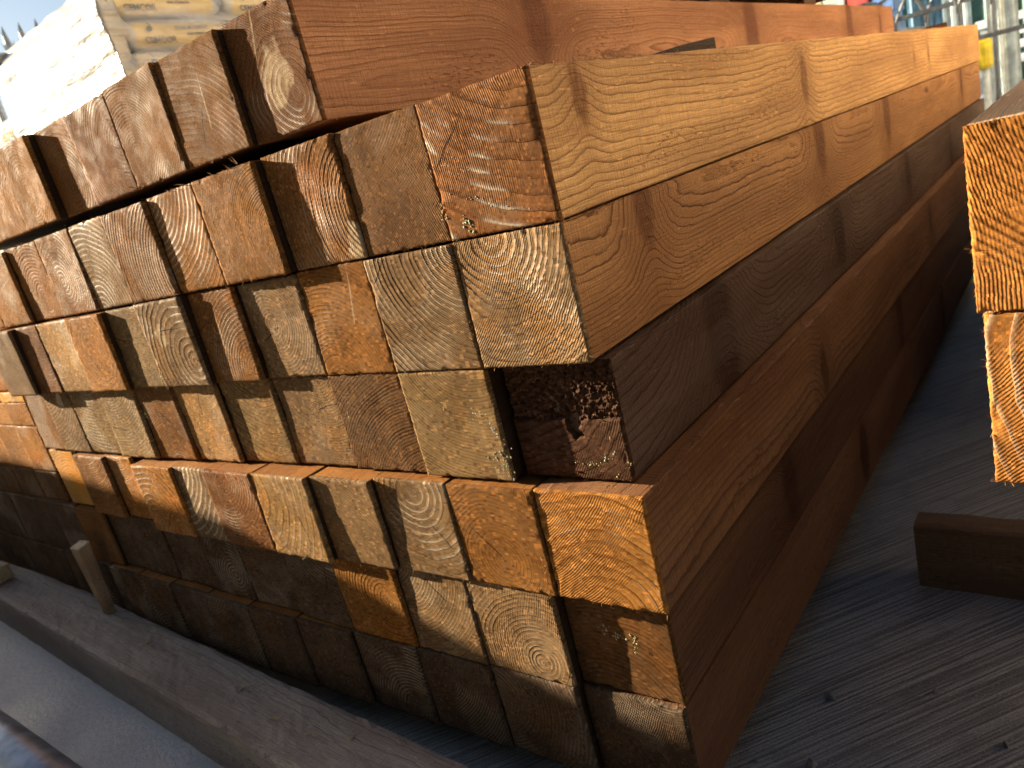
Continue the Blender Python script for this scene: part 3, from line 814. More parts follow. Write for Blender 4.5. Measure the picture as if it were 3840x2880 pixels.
add_lichen(('second', 0), -.858, -.075, .010, .018, 26, LICHEN, size=.0012)
add_lichen(('second', 0), -.905, -.045, .006, .02, 16, LICHEN_Y, size=.0011)
add_lichen(('second', 0), -.855, .03, .035, .014, 46, LICHEN_W, slope=-.42, size=.0008)
add_lichen(('second', 0), -.81, -.042, .05, .006, 30, LICHEN_W, slope=-.38, size=.0008)
add_lichen(('second', 0), -.89, .085, .004, .01, 8, LICHEN_W, size=.0012)
add_lichen(('fourth', 1), -.955, -.425, .02, .02, 22, LICHEN, size=.0013)
add_lichen(('fourth', 1), -.925, -.535, .022, .03, 75, LICHEN, size=.0013)
add_lichen(('fourth', 1), -.925, -.455, .018, .012, 18, LICHEN_W, size=.0014, slope=-1)
add_lichen(('fourth', 1), -1.04, -.41, .004, .012, 6, LICHEN_Y, size=.0012)
add_lichen(('fourth', 2), -1.345, -.395, .004, .05, 26, LICHEN_Y, size=.0013)
add_lichen(('fourth', 0), -.74, -.535, .03, .004, 26, LICHEN_Y, size=.0010)
add_lichen(('fourth', 0), -.705, -.52, .016, .006, 14, LICHEN, size=.0014, slope=.5)
add_lichen(('fourth', 0), -.665, -.535, .02, .006, 14, LICHEN_Y, size=.0010, slope=.6)
add_lichen(('fourth', 6), -2.25, -.42, .006, .014, 10, LICHEN_Y, size=.0025)
add_lichen(('third', 5), -2.02, -.30, .012, .014, 20, LICHEN, size=.0015)
add_lichen(('third', 10), -3.2, -.17, .01, .03, 16, LICHEN_W, size=.0015)
add_lichen(('sixth', 3), -1.385, -.925, .006, .012, 9, LICHEN_Y, size=.0013)
add_lichen(('sixth', 0), -.775, -.905, .03, .018, 30, LICHEN, slope=-.6, size=.0014)
add_lichen(('sixth', 0), -.735, -.915, .006, .025, 22, LICHEN_Y, size=.0013)

# ------------------------------------------------------------------ posts lying higher up, far back on the top row
for j in range(3):
    stick('timber_post', -1.38 - .24 * j, -1.15 - .24 * j, 2.75 + .1 * j, 4.62 + .05 * j, .418, .65, f"dark brown post lying on top of the top row, {['nearest', 'second from', 'third from'][j]} the right side", 'timber post',
          (.14, .08, .05), 'dark posts on top of the stack', along='y')
stick('timber_lath', -1.95, -1.15, 3.0, 3.2, .396, .4165, 'thin lath under the dark posts on the top row, nearer one', 'lath', (.1, .06, .04))
stick('timber_lath', -1.95, -1.15, 4.2, 4.4, .396, .4165, 'thin lath under the dark posts on the top row, farther one', 'lath', (.1, .06, .04))

# ------------------------------------------------------------------ chips and stones
GC = 'wood chips on the foreground bearer'
random.seed(31)
chips = [(-3.95, .81, 40), (-3.2, .77, -20), (-2.62, .80, 12), (-2.0, .79, 70), (-1.78, .74, 20), (-1.62, .735, 5), (-1.5, .77, -60), (-1.35, .72, 30)]
first = None
for i, (x, y, a) in enumerate(chips):
    mb = MB(); L = random.uniform(.010, .024)
    for k in range(5):
        mb.sliver((-L / 2 + random.uniform(0, L * .3), random.uniform(-.0015, .0015), random.uniform(.0006, .0016)), (1, random.uniform(-.1, .1), random.uniform(-.02, .05)), L * random.uniform(.5, 1), random.uniform(.0005, .0012))
    o = new_obj('wood_chip', mb.mesh('wood_chip'), FIBRE_PALE, None, P(x, y + .055, -1.2265), (0, 0, math.radians(a)))
    tag(o, f"pale wood chip on the foreground bearer, {['first', 'second', 'third', 'fourth', 'fifth', 'sixth', 'seventh', 'eighth'][i]} from the left", 'wood chip', GC)
GS = 'small stones on the concrete'
STONE = simple('grey_stone', (.22, .22, .21), .8, scale=120)
stones = [(-.56, 1.52, .0065), (-.545, 1.30, .007), (-.2, 1.5, .005), (-.15, 1.42, .004), (-.35, 1.62, .004), (-.46, 1.18, .003), (-.66, 1.27, .003), (-.3, 1.25, .0025)]
for i, (x, y, r) in enumerate(stones):
    mb = MB(); blob(mb, (0, 0, r * .5), r)
    me = mb.mesh('small_stone', smooth=False)
    o = new_obj('small_stone', me, STONE, None, P(x, y, ZG), (0, 0, i))
    tag(o, f"{['larger', 'largest', 'small', 'small', 'small', 'tiny', 'tiny', 'tiny'][i]} grey stone on the concrete in the gap, {['second', 'first', 'sixth', 'seventh', 'eighth', 'third', 'fourth', 'fifth'][i]} of the scattered stones", 'stone', GS)

# ------------------------------------------------------------------ ground
def ground_mat():
    g = G('brushed_wet_concrete'); p = g.pos()
    ang = math.radians(51)
    x, y, z = g.sep(p)
    u = g.m('ADD', g.m('MULTIPLY', x, math.cos(ang)), g.m('MULTIPLY', y, math.sin(ang)))
    w = g.m('SUBTRACT', g.m('MULTIPLY', y, math.cos(ang)), g.m('MULTIPLY', x, math.sin(ang)))
    wob = g.m('MULTIPLY', g.noise(g.comb(g.m('MULTIPLY', u, 4), g.m('MULTIPLY', w, 10), 0.0), 1, 2), .004)
    w2 = g.m('ADD', w, wob)
    st = g.comb(g.m('MULTIPLY', u, 3.0), g.m('MULTIPLY', w2, 330), 0.0)
    streak = g.noise(st, 1, 3, .6)
    lin = g.m('SINE', g.m('ADD', g.m('MULTIPLY', w2, 2 * math.pi / .0060), g.m('MULTIPLY', g.noise(g.comb(g.m('MULTIPLY', u, 3.0), g.m('MULTIPLY', w2, 75), 1.0), 1, 3), 22.0)))
    streak = g.m('ADD', g.m('MULTIPLY', streak, .72), g.m('MULTIPLY', g.m('ADD', g.m('MULTIPLY', lin, .5), .5), g.m('MULTIPLY', g.noise(g.comb(g.m('MULTIPLY', u, 6), g.m('MULTIPLY', w2, 90), 6.0), 1, 2), .28)))
    streak2 = g.noise(g.comb(g.m('MULTIPLY', u, 16), g.m('MULTIPLY', w2, 420), 3.0), 1, 2, .6)
    groove = g.rng(streak, .50, .34, 0, 1)
    big = g.noise(p, 2.4, 3)
    grit = g.noise(p, 420, 3, .7)
    patch = g.rng(g.noise(g.comb(g.m('MULTIPLY', u, 3), g.m('MULTIPLY', w, 7), 0.0), 1, 2), .30, .55)   # where the broom dug in
    left = g.rng(x, -.9, -.6, .35, 1.0)
    col = g.mix(g.rng(big, .3, .7), (.33, .34, .355), (.47, .475, .48))
    col = g.mix(g.m('MULTIPLY', g.m('MULTIPLY', groove, left), .62), col, (.06, .063, .066))  # grooves darkened, ridges below lightened: relief shading put into the colour
    col = g.mix(g.m('MULTIPLY', g.rng(streak, .52, .66), g.m('MULTIPLY', left, .35)), col, (.60, .60, .59))
    col = g.mix(g.rng(grit, .54, .70, 0, .55), col, (.66, .65, .63))
    col = g.mix(g.rng(grit, .46, .32, 0, .6), col, (.10, .10, .105))
    blot = g.noise(p, 26, 4, .65)
    col = g.mix(g.rng(blot, .5, .7, 0, .45), col, (.17, .175, .18))
    col = g.mix(g.rng(x, -.8, -1.0, 0, .45), col, (.62, .62, .61))  # left side lightened: reflected sky put into the colour
    h = g.m('MULTIPLY', g.m('ADD', g.m('MULTIPLY', streak, .0026), g.m('MULTIPLY', streak2, .0009)), g.m('MULTIPLY', g.m('ADD', g.m('MULTIPLY', patch, .75), .3), left))
    h = g.m('ADD', h, g.m('MULTIPLY', grit, .0011))
    h = g.m('ADD', h, g.m('MULTIPLY', g.noise(p, 130, 2), .0012))
    return g.done(col, g.rng(g.noise(p, 7, 3), .35, .65, .36, .55), g.bump(h), spec=.4)
mb = MB()
mb.add([(-60, -60, 0), (60, -60, 0), (60, 60, 0), (-60, 60, 0)], [(0, 1, 2, 3)])
structure(new_obj('ground', mb.mesh('ground'), ground_mat()), 'dark brushed concrete yard surface, wet in places')

# grey rounded rail at the bottom left corner
mb = MB()
mb.tube([P(-5.5, .40, ZG + .075), P(-4.0, .405, ZG + .075), P(-2.85, .41, ZG + .075), P(-1.9, .405, ZG + .075)], .032, 20)
rail = new_obj('steel_pipe', mb.mesh('steel_pipe', smooth=True), simple('dull_galvanised_steel', (.42, .45, .48), .38, .55, scale=40), None)
tag(rail, 'blue-grey steel pipe on the ground in the bottom left corner', 'pipe')

# ------------------------------------------------------------------ cement bags and wrapped pallets
def bag_mat():
    g = G('printed_cement_bag'); co = g.obj()
    x, y, z = g.sep(co)
    n = g.noise(co, 9, 2)
    zz = g.m('ADD', z, g.m('MULTIPLY', g.m('SUBTRACT', n, .5), .02))
    band = g.m('MULTIPLY', g.rng(zz, .006, .016), g.rng(zz, .078, .070))
    yb = g.m('MULTIPLY', g.rng(y, -.165, -.15), g.rng(y, .168, .155))
    yel = g.m('MULTIPLY', band, yb)
    col = g.mix(yel, (.56, .60, .66), g.mix(g.rng(g.noise(co, 5, 2), .35, .65), (.72, .55, .24), (.80, .65, .34)))
    blue = g.m('GREATER_THAN', g.m('ADD', g.m('MULTIPLY', y, 1.0), g.m('MULTIPLY', z, 1.1)), .215)
    col = g.mix(g.m('MULTIPLY', blue, .8), col, (.16, .26, .42))
    h = g.m('MULTIPLY', g.noise(g.v('MULTIPLY', co, (14, 14, 40)), 1, 4), .006)
    return g.done(col, .35, g.bump(h), spec=.5)
BAG = bag_mat()
INK = simple('dark_blue_print', (.10, .13, .20), .5, var=.1)

def bag_mesh(lx, ly, h, seed):
    rs = np.random.default_rng(seed)
    n, m, q = 14, 20, 8
    v, f, ids = [], [], {}
    def vid(i, j, k):
        if (i, j, k) in ids:
            return ids[(i, j, k)]
        a, b, c = i / n * 2 - 1, j / m * 2 - 1, k / q * 2 - 1
        ex = 1 - .10 * abs(c) ** 3
        px = a * lx / 2 * ex; py = b * ly / 2 * (1 - .07 * abs(c) ** 3)
        pz = h / 2 + c * h / 2 * (1 - .12 * abs(a) ** 6 - .16 * abs(b) ** 6)
        ids[(i, j, k)] = len(v)
        v.append((px, py, pz))
        return ids[(i, j, k)]
    for i in range(n):
        for j in range(m):
            f.append((vid(i, j, 0), vid(i, j + 1, 0), vid(i + 1, j + 1, 0), vid(i + 1, j, 0)))
            f.append((vid(i, j, q), vid(i + 1, j, q), vid(i + 1, j + 1, q), vid(i, j + 1, q)))
    for j in range(m):
        for k in range(q):
            f.append((vid(0, j, k), vid(0, j, k + 1), vid(0, j + 1, k + 1), vid(0, j + 1, k)))
            f.append((vid(n, j, k), vid(n, j + 1, k), vid(n, j + 1, k + 1), vid(n, j, k + 1)))
    for i in range(n):
        for k in range(q):
            f.append((vid(i, 0, k), vid(i + 1, 0, k), vid(i + 1, 0, k + 1), vid(i, 0, k + 1)))
            f.append((vid(i, m, k), vid(i, m, k + 1), vid(i + 1, m, k + 1), vid(i + 1, m, k)))
    A = np.array(v)
    A += (np.stack([vnoise(A[:, 1] * 22 + 30, A[:, 2] * 40 + 30, seed), vnoise(A[:, 0] * 22 + 30, A[:, 2] * 40 + 30, seed + 1), vnoise(A[:, 0] * 16 + 30, A[:, 1] * 16 + 30, seed + 2)], 1) - .5) * (.008, .008, .006)
    return mesh_np('cement_bag', A, f, True)

def text_mesh(body, size, depth=.0012):
    cu = bpy.data.curves.new('lettering', 'FONT'); cu.body = body; cu.size = size; cu.extrude = depth / 2; cu.align_x = 'LEFT'
    cu.offset = size * .012
    to = bpy.data.objects.new('lettering_src', cu); C.objects.link(to)
    bpy.context.view_layer.update()
    dg = bpy.context.evaluated_depsgraph_get()
    me = bpy.data.meshes.new_from_object(to.evaluated_get(dg))
    bpy.data.objects.remove(to); bpy.data.curves.remove(cu)
    me.name = 'lettering'
    return me
TXT = [(text_mesh('CEMCOR', .0245), -.135, .016), (text_mesh('PREMIUM CEMENT', .0135), -.030, .052), (text_mesh('HIGH STRENGTH', .0095), .005, .036)]
def flame_mesh():
    mb = MB()
    pts = [(0, 0), (.012, .004), (.016, .014), (.010, .026), (.002, .034), (.006, .022), (-.002, .016), (-.006, .008)]
    n = len(pts)
    v = [(0, a, b) for a, b in pts] + [(.0012, a, b) for a, b in pts]
    f = [tuple(range(n - 1, -1, -1)), tuple(range(n, 2 * n))] + [(k, (k + 1) % n, n + (k + 1) % n, n + k) for k in range(n)]
    mb.add(v, f)
    return mb.mesh('flame_mark')
FLAME = flame_mesh()

BLX, BLY, BH = .53, .385, .0935
BMESH = [bag_mesh(BLX, BLY, BH, s) for s in (3, 4, 5)]
GBAG = 'yellow cement bags on the wrapped pallet'
def add_bag(x_face, yc, z, label, var, group, rz=0.0, letters=True):
    o = bpy.data.objects.new('cement_bag', BMESH[var]); C.objects.link(o)
    if not BMESH[var].materials:
        BMESH[var].materials.append(BAG)
    o.location = P(x_face, yc, z) - Vector((BLX / 2 * math.cos(rz), BLX / 2 * math.sin(rz), 0)); o.rotation_euler = (0, 0, rz)
    tag(o, label, 'cement bag', group)
    if letters:
        for me, yy, zz in TXT:
            if not me.materials:
                me.materials.append(INK)
            t = bpy.data.objects.new('lettering', me); C.objects.link(t); t.parent = o
            t.rotation_euler = (math.pi / 2, 0, math.pi / 2); t.location = (BLX / 2 + .0035, yy, zz)
        if not FLAME.materials:
            FLAME.materials.append(INK)
        t = bpy.data.objects.new('printed_emblem', FLAME); C.objects.link(t); t.parent = o
        t.location = (BLX / 2 + .003, -.115, .046); t.scale = (1, .9, .8)
    return o
rows = ['top', 'second', 'third', 'fourth', 'fifth']
cols = ['nearest the white film', 'middle', 'farthest along']
for r in range(5):
    for c in range(3):
        add_bag(-5.02 + .02 * ((r * 7 + c * 3) % 3 - 1), 3.37 + .91 * c + (.06 if r % 2 else 0), 1.533 - .212 * r,
                f'yellow cement bag in the {rows[r]} layer of the wrapped pallet, {cols[c]}', (r + c) % 3, GBAG)

def film_mat():
    g = G('white_shrink_film'); co = g.obj()
    n = g.noise(g.v('MULTIPLY', co, (3, 3, 28)), 1, 4, .6)
    n2 = g.noise(g.v('MULTIPLY', co, (9, 9, 60)), 1, 3)
    h = g.m('ADD', g.m('MULTIPLY', n, .016), g.m('MULTIPLY', n2, .004))
    return g.done((.60, .60, .56), g.rng(n2, .3, .7, .22, .4), g.bump(h), spec=.5)
FILM = film_mat()
SMEAR = 0
def film_shell(x0, x1, y0, y1, z0, z1, wrap, name, label, seed, group=None):
    """film drawn over the front of a load, folded round both corners and over the top; real thickness"""
    nx, nz, ny = 90, 70, 12
    path = [(x1, y0 + wrap * (1 - t)) for t in np.linspace(0, 1, ny)][:-1] + [(x1 + (x0 - x1) * t, y0) for t in np.linspace(0, 1, nx)] + [(x0, y0 + wrap * t) for t in np.linspace(0, 1, ny)][1:]
    path = np.array(path); n = len(path)
    nor = np.zeros_like(path)
    nor[:ny - 1] = (1, 0); nor[ny - 1:ny - 1 + nx] = (0, -1); nor[ny - 1 + nx:] = (-1, 0)
    dist = np.concatenate([[0], np.cumsum(np.hypot(*np.diff(path, axis=0).T))])
    v = []
    zs = np.linspace(z0, z1, nz)
    for k, z in enumerate(zs):
        sl = dist * .10
        wr = (vnoise(dist * 2.1 + 20, (z + sl) * 26 + 20, seed) - .5) * .012 + (vnoise(dist * 1.6 + 20, (z - dist * .16) * 34 + 20, seed + 4) - .5) * .020 + (vnoise(dist * .9 + 8, z * 4 + 9, seed + 6) - .5) * .05
        rnd = smoothstep(z1 - .16, z1, np.full(n, z)) * .10
        off = wr - rnd
        ragged = (vnoise(np.array([z * 9 + 4]), np.array([3.0]), seed + 9)[0] - .5) * .16
        pp = path.copy()
        pp[:3, 1] += ragged
        for i in range(n):
            v.append(P(pp[i, 0] + nor[i, 0] * off[i], pp[i, 1] + nor[i, 1] * off[i], z))
    f = [(k * n + i, k * n + i + 1, (k + 1) * n + i + 1, (k + 1) * n + i) for k in range(nz - 1) for i in range(n - 1)]
    for (fx, fy_) in ((.97, .25), (.9, 1.0)):
        for i in range(n):
            p = path[i]; q0 = v[(nz - 1) * n + i]
            tx = (x0 + x1) / 2 + (p[0] - (x0 + x1) / 2) * fx; ty = p[1] + (y1 - p[1]) * fy_
            v.append(P(tx, ty, z1 + .004))
    for k in range(2):
        f += [((nz - 1 + k) * n + i, (nz - 1 + k) * n + i + 1, (nz + k) * n + i + 1, (nz + k) * n + i) for i in range(n - 1)]
    me = mesh_np(name, v, f, True)
    o = new_obj(name, me, FILM)
    m = o.modifiers.new('thickness', 'SOLIDIFY'); m.thickness = .0015; m.offset = -1
    tag(o, label, 'shrink wrap', group)
    # clear film down the side of the load
    vv, ff = [], []
    ny2, nz2 = 60, 50
    for k in range(nz2):
        z = z0 + (z1 - .01 - z0) * k / (nz2 - 1)
        for i in range(ny2):
            y = y0 + wrap * .6 + (y1 - y0 - wrap * .6) * i / (ny2 - 1)
            d = (vnoise(np.array([y * 3.3 + 7]), np.array([z * 17 + 9]), 91)[0] - .5) * .05 + (vnoise(np.array([y * 12 + 7]), np.array([(z + y * .2) * 40 + 9]), 92)[0] - .5) * .018
            vv.append(P(x1 + .055 + d, y, z))
    for k in range(nz2 - 1):
        for i in range(ny2 - 1):
            ff.append((k * ny2 + i, k * ny2 + i + 1, (k + 1) * ny2 + i + 1, (k + 1) * ny2 + i))
    cf = new_obj('clear_film', mesh_np('clear_film', vv, ff, True), CLEAR, o)
    m = cf.modifiers.new('thickness', 'SOLIDIFY'); m.thickness = .0006
    return o
def clear_mat():
    g = G('clear_shrink_film')
    co = g.obj()
    n = g.noise(g.v('MULTIPLY', co, (4, 4, 30)), 1, 4)
    g.done((.85, .88, .90), .25, g.bump(g.m('MULTIPLY', n, .006)))
    tr = g.n.new('ShaderNodeBsdfTransparent'); mx = g.n.new('ShaderNodeMixShader')
    g.l.new(g.rng(n, .42, .72, .05, .34), mx.inputs[0])
    g.l.new(tr.outputs[0], mx.inputs[1]); g.l.new(g.b.outputs[0], mx.inputs[2]); g.l.new(mx.outputs[0], g.out.inputs[0])
    return g.mat
CLEAR = clear_mat()
film_shell(-6.78, -4.985, 2.86, 5.7, .62, 1.775, .16, 'shrink_wrap', 'crumpled white shrink film over the front of the near bag pallet', 17)

def wrapped_load(x0, x1, y0, y1, z1, label, seed, name='wrapped_pallet_load', cat='pallet load', group=None, mat=None):
    """a closed white film-wrapped load standing on a timber pallet"""
    cx, cy = (x0 + x1) / 2, (y0 + y1) / 2
    base = P(cx, cy, ZG)
    e = empty(name, base); tag(e, label, cat, group)
    hx, hy, H = (x1 - x0) / 2 * K, (y1 - y0) / 2 * K, (z1 - ZG) * K
    mb = MB()
    for k in range(3):
        yk = (-1 + k) * (hy - .05)
        mb.box(-hx, hx, yk - .05, yk + .05, 0, .022); mb.box(-hx, hx, yk - .045, yk + .045, .024, .095)
    nb = 7
    for k in range(nb):
        xk = -hx + (k + .5) * 2 * hx / nb
        mb.box(xk - hx / nb * .7, xk + hx / nb * .7, -hy, hy, .097, .117)
    new_obj('pallet', mb.mesh('pallet'), simple('pallet_wood', (.30, .22, .14), .8), e)
    N = 24; v, f = [], []
    ring = []
    for k in range(64):
        a = 2 * math.pi * k / 64
        c, s = math.cos(a), math.sin(a)
        ring.append((math.copysign(abs(c) ** .25, c), math.copysign(abs(s) ** .25, s)))
    zs = np.linspace(.12, H, N)
    for zi, z in enumerate(zs):
        sh = 1 - .05 * smoothstep(H - .10, H, np.array([z]))[0] - .006 * math.sin(z * 2 * math.pi / .092)
        for k, (c, s) in enumerate(ring):
            w = 1 + (vnoise(np.array([k * .5 + 9.]), np.array([z * 22 + 5.]), seed)[0] - .5) * .03
            v.append((c * hx * sh * w, s * hy * sh * w, z))
    for zi in range(N - 1):
        for k in range(64):
            f.append((zi * 64 + k, zi * 64 + (k + 1) % 64, (zi + 1) * 64 + (k + 1) % 64, (zi + 1) * 64 + k))
    f.append(tuple((N - 1) * 64 + k for k in range(64))); f.append(tuple(reversed(range(64))))
    new_obj('wrapped_bags', mesh_np('wrapped_bags', v, f, True), mat or FILM, e)
    return e
wrapped_load(-6.75, -5.03, 2.92, 5.65, .455, 'lower white-wrapped pallet load under the yellow cement bags', 5)
REFLECTOR = simple('cream_reflector', (.74, .62, .46), .7, var=.06)
# added unseen reflector loads on the right: the sun on them lights the long faces of the stack
for i in range(4):
    wrapped_load(1.9, 4.1, 2.6 + 2.5 * i, 4.95 + 2.5 * i, 4.6, f"tall cream reflector load added right of the stacks, {['nearest', 'second', 'third', 'farthest'][i]} of four", 40 + i, group='added reflector loads on the right', mat=REFLECTOR)

# second bag pallet behind, at the left edge
wrapped_load(-9.2, -7.35, 3.35, 5.2, .60, 'lower wrapped load under the yellow bags at the left edge', 9)
for r in range(4):
    for c in range(2):
        add_bag(-7.55 - .93 * (1 - c), 3.40, .66 + .245 * r, f"yellow cement bag at the left edge beyond the film, layer {['four', 'three', 'two', 'one'][r]}, {['farther', 'nearer'][c]}", (r + c) % 3,
                'yellow bags on the far left pallet', rz=-math.pi / 2)

# added unseen heap at the left, out of the picture: it throws the long shadow across the lower rows
HT = 4.2
prof = [(-6.5, -.60), (-3.755, -.629), (-2.9, -.70), (-2.23, -.764), (-1.85, -.785), (-1.66, -.815), (-1.56, -.885), (-1.5, -.935), (-1.36, -1.005), (-1.24, -1.063), (-1.1, -1.083), (-.908, -1.09), (-.5, -1.10)]
sh = [(-10.7, ZG)] + [(x - HT, z + .29 * HT) for x, z in prof] + [(-4.62, ZG)]
ca = P(-7.2, -.3, ZG)
v, f = [], []
NS = 10
for k in range(NS):
    y = 1 - .22 * HT - .8 * k / (NS - 1)
    for i, (x, z) in enumerate(sh):
        jx = 0 if k == 0 else random.uniform(-.03, .0); jz = 0 if k == 0 or z == ZG else random.uniform(-.05, 0)
        v.append(P(x + jx, y, z + jz) - ca)
n = len(sh)
for k in range(NS - 1):
    for i in range(n):
        f.append((k * n + i, k * n + (i + 1) % n, (k + 1) * n + (i + 1) % n, (k + 1) * n + i))
f.append(tuple(range(n))); f.append(tuple((NS - 1) * n + i for i in reversed(range(n))))
o = new_obj('shadow_caster', mesh_np('shadow_caster', v, f), simple('dark_caster_cover', (.06, .065, .07), .5, scale=6, bump=.004), None, ca)
bm = bmesh.new(); bm.from_mesh(o.data); bmesh.ops.recalc_face_normals(bm, faces=bm.faces); bm.to_mesh(o.data); bm.free()
tag(o, 'low dark added heap of sacks beside the camera, left of the picture', 'caster')

# added unseen wall behind the camera: it closes off the low sky in front of the sawn ends
mb = MB()
for k in range(60):
    x = -5.2 + k * .2
    mb.box(x, x + .188, -.012 if k % 2 else -.02, .0, 0, 5.2)
wb = new_obj('blocker_wall', mb.mesh('blocker_wall'), simple('dark_blocker_boards', (.055, .045, .038), .8, scale=6), None, P(3.0, -6.0, ZG), (0, 0, 0))
tag(wb, 'dark board-clad warehouse wall added behind the camera', 'blocker')

# ------------------------------------------------------------------ palisade fence behind the bag pallets
GALV = simple('galvanised_palisade', (.50, .52, .53), .45, .5, scale=30)
pa, pb = Vector((-17.135, 7.706)) * .87, Vector((-16.429, 8.39)) * .87
dirp = (pb - pa) / 3
root = empty('palisade_fence', P(pa.x, pa.y, ZG), (0, 0, math.atan2(dirp.y, dirp.x)))
tag(root, 'galvanised palisade fence with spiked pales against the sky', 'fence')
step = dirp.length * K
ztop = (5.06 * .87 - ZG) * K
def pale():
    mb = MB()
    w = .034
    sec = [(-w, .006), (-w * .55, -.008), (0, .010), (w * .55, -.008), (w, .006)]
    top = [ztop - .17, ztop - .06, ztop, ztop - .06, ztop - .17]
    th = .004
    vv = []
    for (a, b) in sec:
        vv.append((a, b, 0))
    for (a, b), t in zip(sec, top):
        vv.append((a * (1 if abs(a) > .02 else .8), b, t))
    vv += [(p[0], p[1] + th, p[2]) for p in vv]
    ff = []
    for i in range(4):
        ff += [(i, i + 1, 6 + i, 5 + i), (10 + i, 15 + i, 16 + i, 11 + i), (5 + i, 6 + i, 16 + i, 15 + i), (i, 10 + i, 11 + i, i + 1)]
    ff += [(0, 5, 15, 10), (4, 14, 19, 9)]
    mb.add(vv, ff)
    # side barbs
    for s in (-1, 1):
        mb.add([(s * w, .004, ztop - .17), (s * w * .6, .004, ztop - .17), (s * (w + .012), .004, ztop - .11), (s * w, .009, ztop - .17), (s * w * .6, .009, ztop - .17), (s * (w + .012), .009, ztop - .11)],
               [(0, 1, 2), (3, 5, 4), (0, 3, 4, 1), (1, 4, 5, 2), (2, 5, 3, 0)])
    return mb.mesh('pale')
pm = pale(); pm.materials.append(GALV)
for k in range(-14, 22):
    q = bpy.data.objects.new('pale', pm); C.objects.link(q); q.parent = root; q.location = (k * step, 0, 0)
mb = MB()
for z in (.35, ztop - .45):
    mb.box(-14.5 * step, 21.5 * step, .012, .06, z, z + .045)
new_obj('rail', mb.mesh('rail'), GALV, root)

# ------------------------------------------------------------------ bow-top railing, sheets and shed at the top right
IRON = simple('dark_painted_iron', (.10, .115, .14), .45, .2, scale=60)
fy = 10.0
fr = empty('bow_top_railing', P(-.9, fy, ZG)); tag(fr, 'dark bow-top metal railing behind the far end of the stack', 'railing')
fx0 = -.9
mb = MB()
mb.box((-4.5) * K, 5 * K, -.008, .008, (.070 - ZG) * K - .010, (.070 - ZG) * K + .010)
new_obj('lower_rail', mb.mesh('rail', bevel=.002), IRON, fr)
mb = MB()
mb.box((-4.5) * K, 5 * K, -.008, .008, (.478 - ZG) * K - .010, (.478 - ZG) * K + .010)
new_obj('upper_rail', mb.mesh('rail', bevel=.002), IRON, fr)
sp = .30
for k in range(-14, 17):
    x = (k * sp - .02) * K
    mb = MB(); r = sp * K
    pts = [(x - 0, 0, 0), (x, 0, (.30 - ZG) * K)]
    cz = (.36 - ZG) * K
    arc = [(x + r - r * math.cos(t), -.004 if k % 2 else .004, cz + r * math.sin(t) * 1.25) for t in np.linspace(0, math.pi, 15)]
    mb.tube([(x, 0, 0), (x, 0, cz - .03)] + arc, .008, 8)
    new_obj('hoop', mb.mesh('hoop', smooth=True), IRON, fr)

def sheet(name, x0, x1, y, z0, z1, mat, label, cat, group=None, pitch=.075, amp=.018, th=.002):
    n = int((x1 - x0) * K / pitch * 8) + 1
    v, f = [], []
    for i in range(n):
        t = i / (n - 1); x = (t - .5) * (x1 - x0) * K
        s = math.sin(x * 2 * math.pi / pitch)
        yy = amp * max(-.75, min(.75, s * 1.4))
        for z in (0, (z1 - z0) * K):
            v.append((x, yy, z)); v.append((x, yy + th, z))
    for i in range(n - 1):
        a, b = i * 4, (i + 1) * 4
        f += [(a, b, b + 2, a + 2), (a + 1, a + 3, b + 3, b + 1), (a + 2, b + 2, b + 3, a + 3), (a, a + 1, b + 1, b)]
    f += [(0, 2, 3, 1), ((n - 1) * 4, (n - 1) * 4 + 1, (n - 1) * 4 + 3, (n - 1) * 4 + 2)]
    o = new_obj(name, mesh_np(name, v, f), mat, None, P((x0 + x1) / 2, y, z0))
    return tag(o, label, cat, group)
PALE = simple('pale_galvanised_sheet', (.62, .72, .76), .35, .45, scale=15)
BLUE = simple('blue_coated_sheet', (.14, .27, .40), .4, .1, scale=15)
GREEN = simple('dark_green_coated_sheet', (.045, .13, .13), .4, .1, scale=15)
GSH = 'corrugated metal sheets stood behind the railing'
sheet('corrugated_sheet', -3.75, -2.72, 15.6, ZG, 2.2, PALE, 'pale corrugated metal sheet standing nearest the far end of the stack', 'metal sheet', GSH)
sheet('corrugated_sheet', -2.70, -2.05, 15.9, ZG, 2.2, BLUE, 'blue corrugated metal sheet between two pale sheets', 'metal sheet', GSH)
sheet('corrugated_sheet', -2.12, -1.72, 15.55, ZG, 2.2, PALE, 'narrow pale corrugated metal sheet right of the blue one', 'metal sheet', GSH)
sheet('corrugated_sheet', -1.36, -.98, 14.0, ZG, 2.0, PALE, 'tall pale corrugated sheet reaching the ground behind the railing', 'metal sheet', GSH, pitch=.06)
# container behind
sheet('container_wall', -9, 5, 17.5, ZG, 4.6, GREEN, 'dark green profiled container wall at the back of the yard', 'container', pitch=.25, amp=.03)
# yellow-capped bollard
e = empty('bollard', P(-1.13, 10.9, ZG)); tag(e, 'pale bollard with a yellow cap just behind the railing', 'bollard')
mb = MB(); mb.tube([(0, 0, 0), (0, 0, .50)], .028, 16)
new_obj('pole', mb.mesh('pole', smooth=True), simple('pale_blue_plastic', (.45, .55, .66), .4), e)
mb = MB(); mb.tube([(0, 0, .485), (0, 0, .50), (0, 0, .61), (0, 0, .625)], [.038, .046, .046, .036], 16)
new_obj('cap', mb.mesh('cap', smooth=False), simple('yellow_plastic', (.72, .60, .03), .45), e)
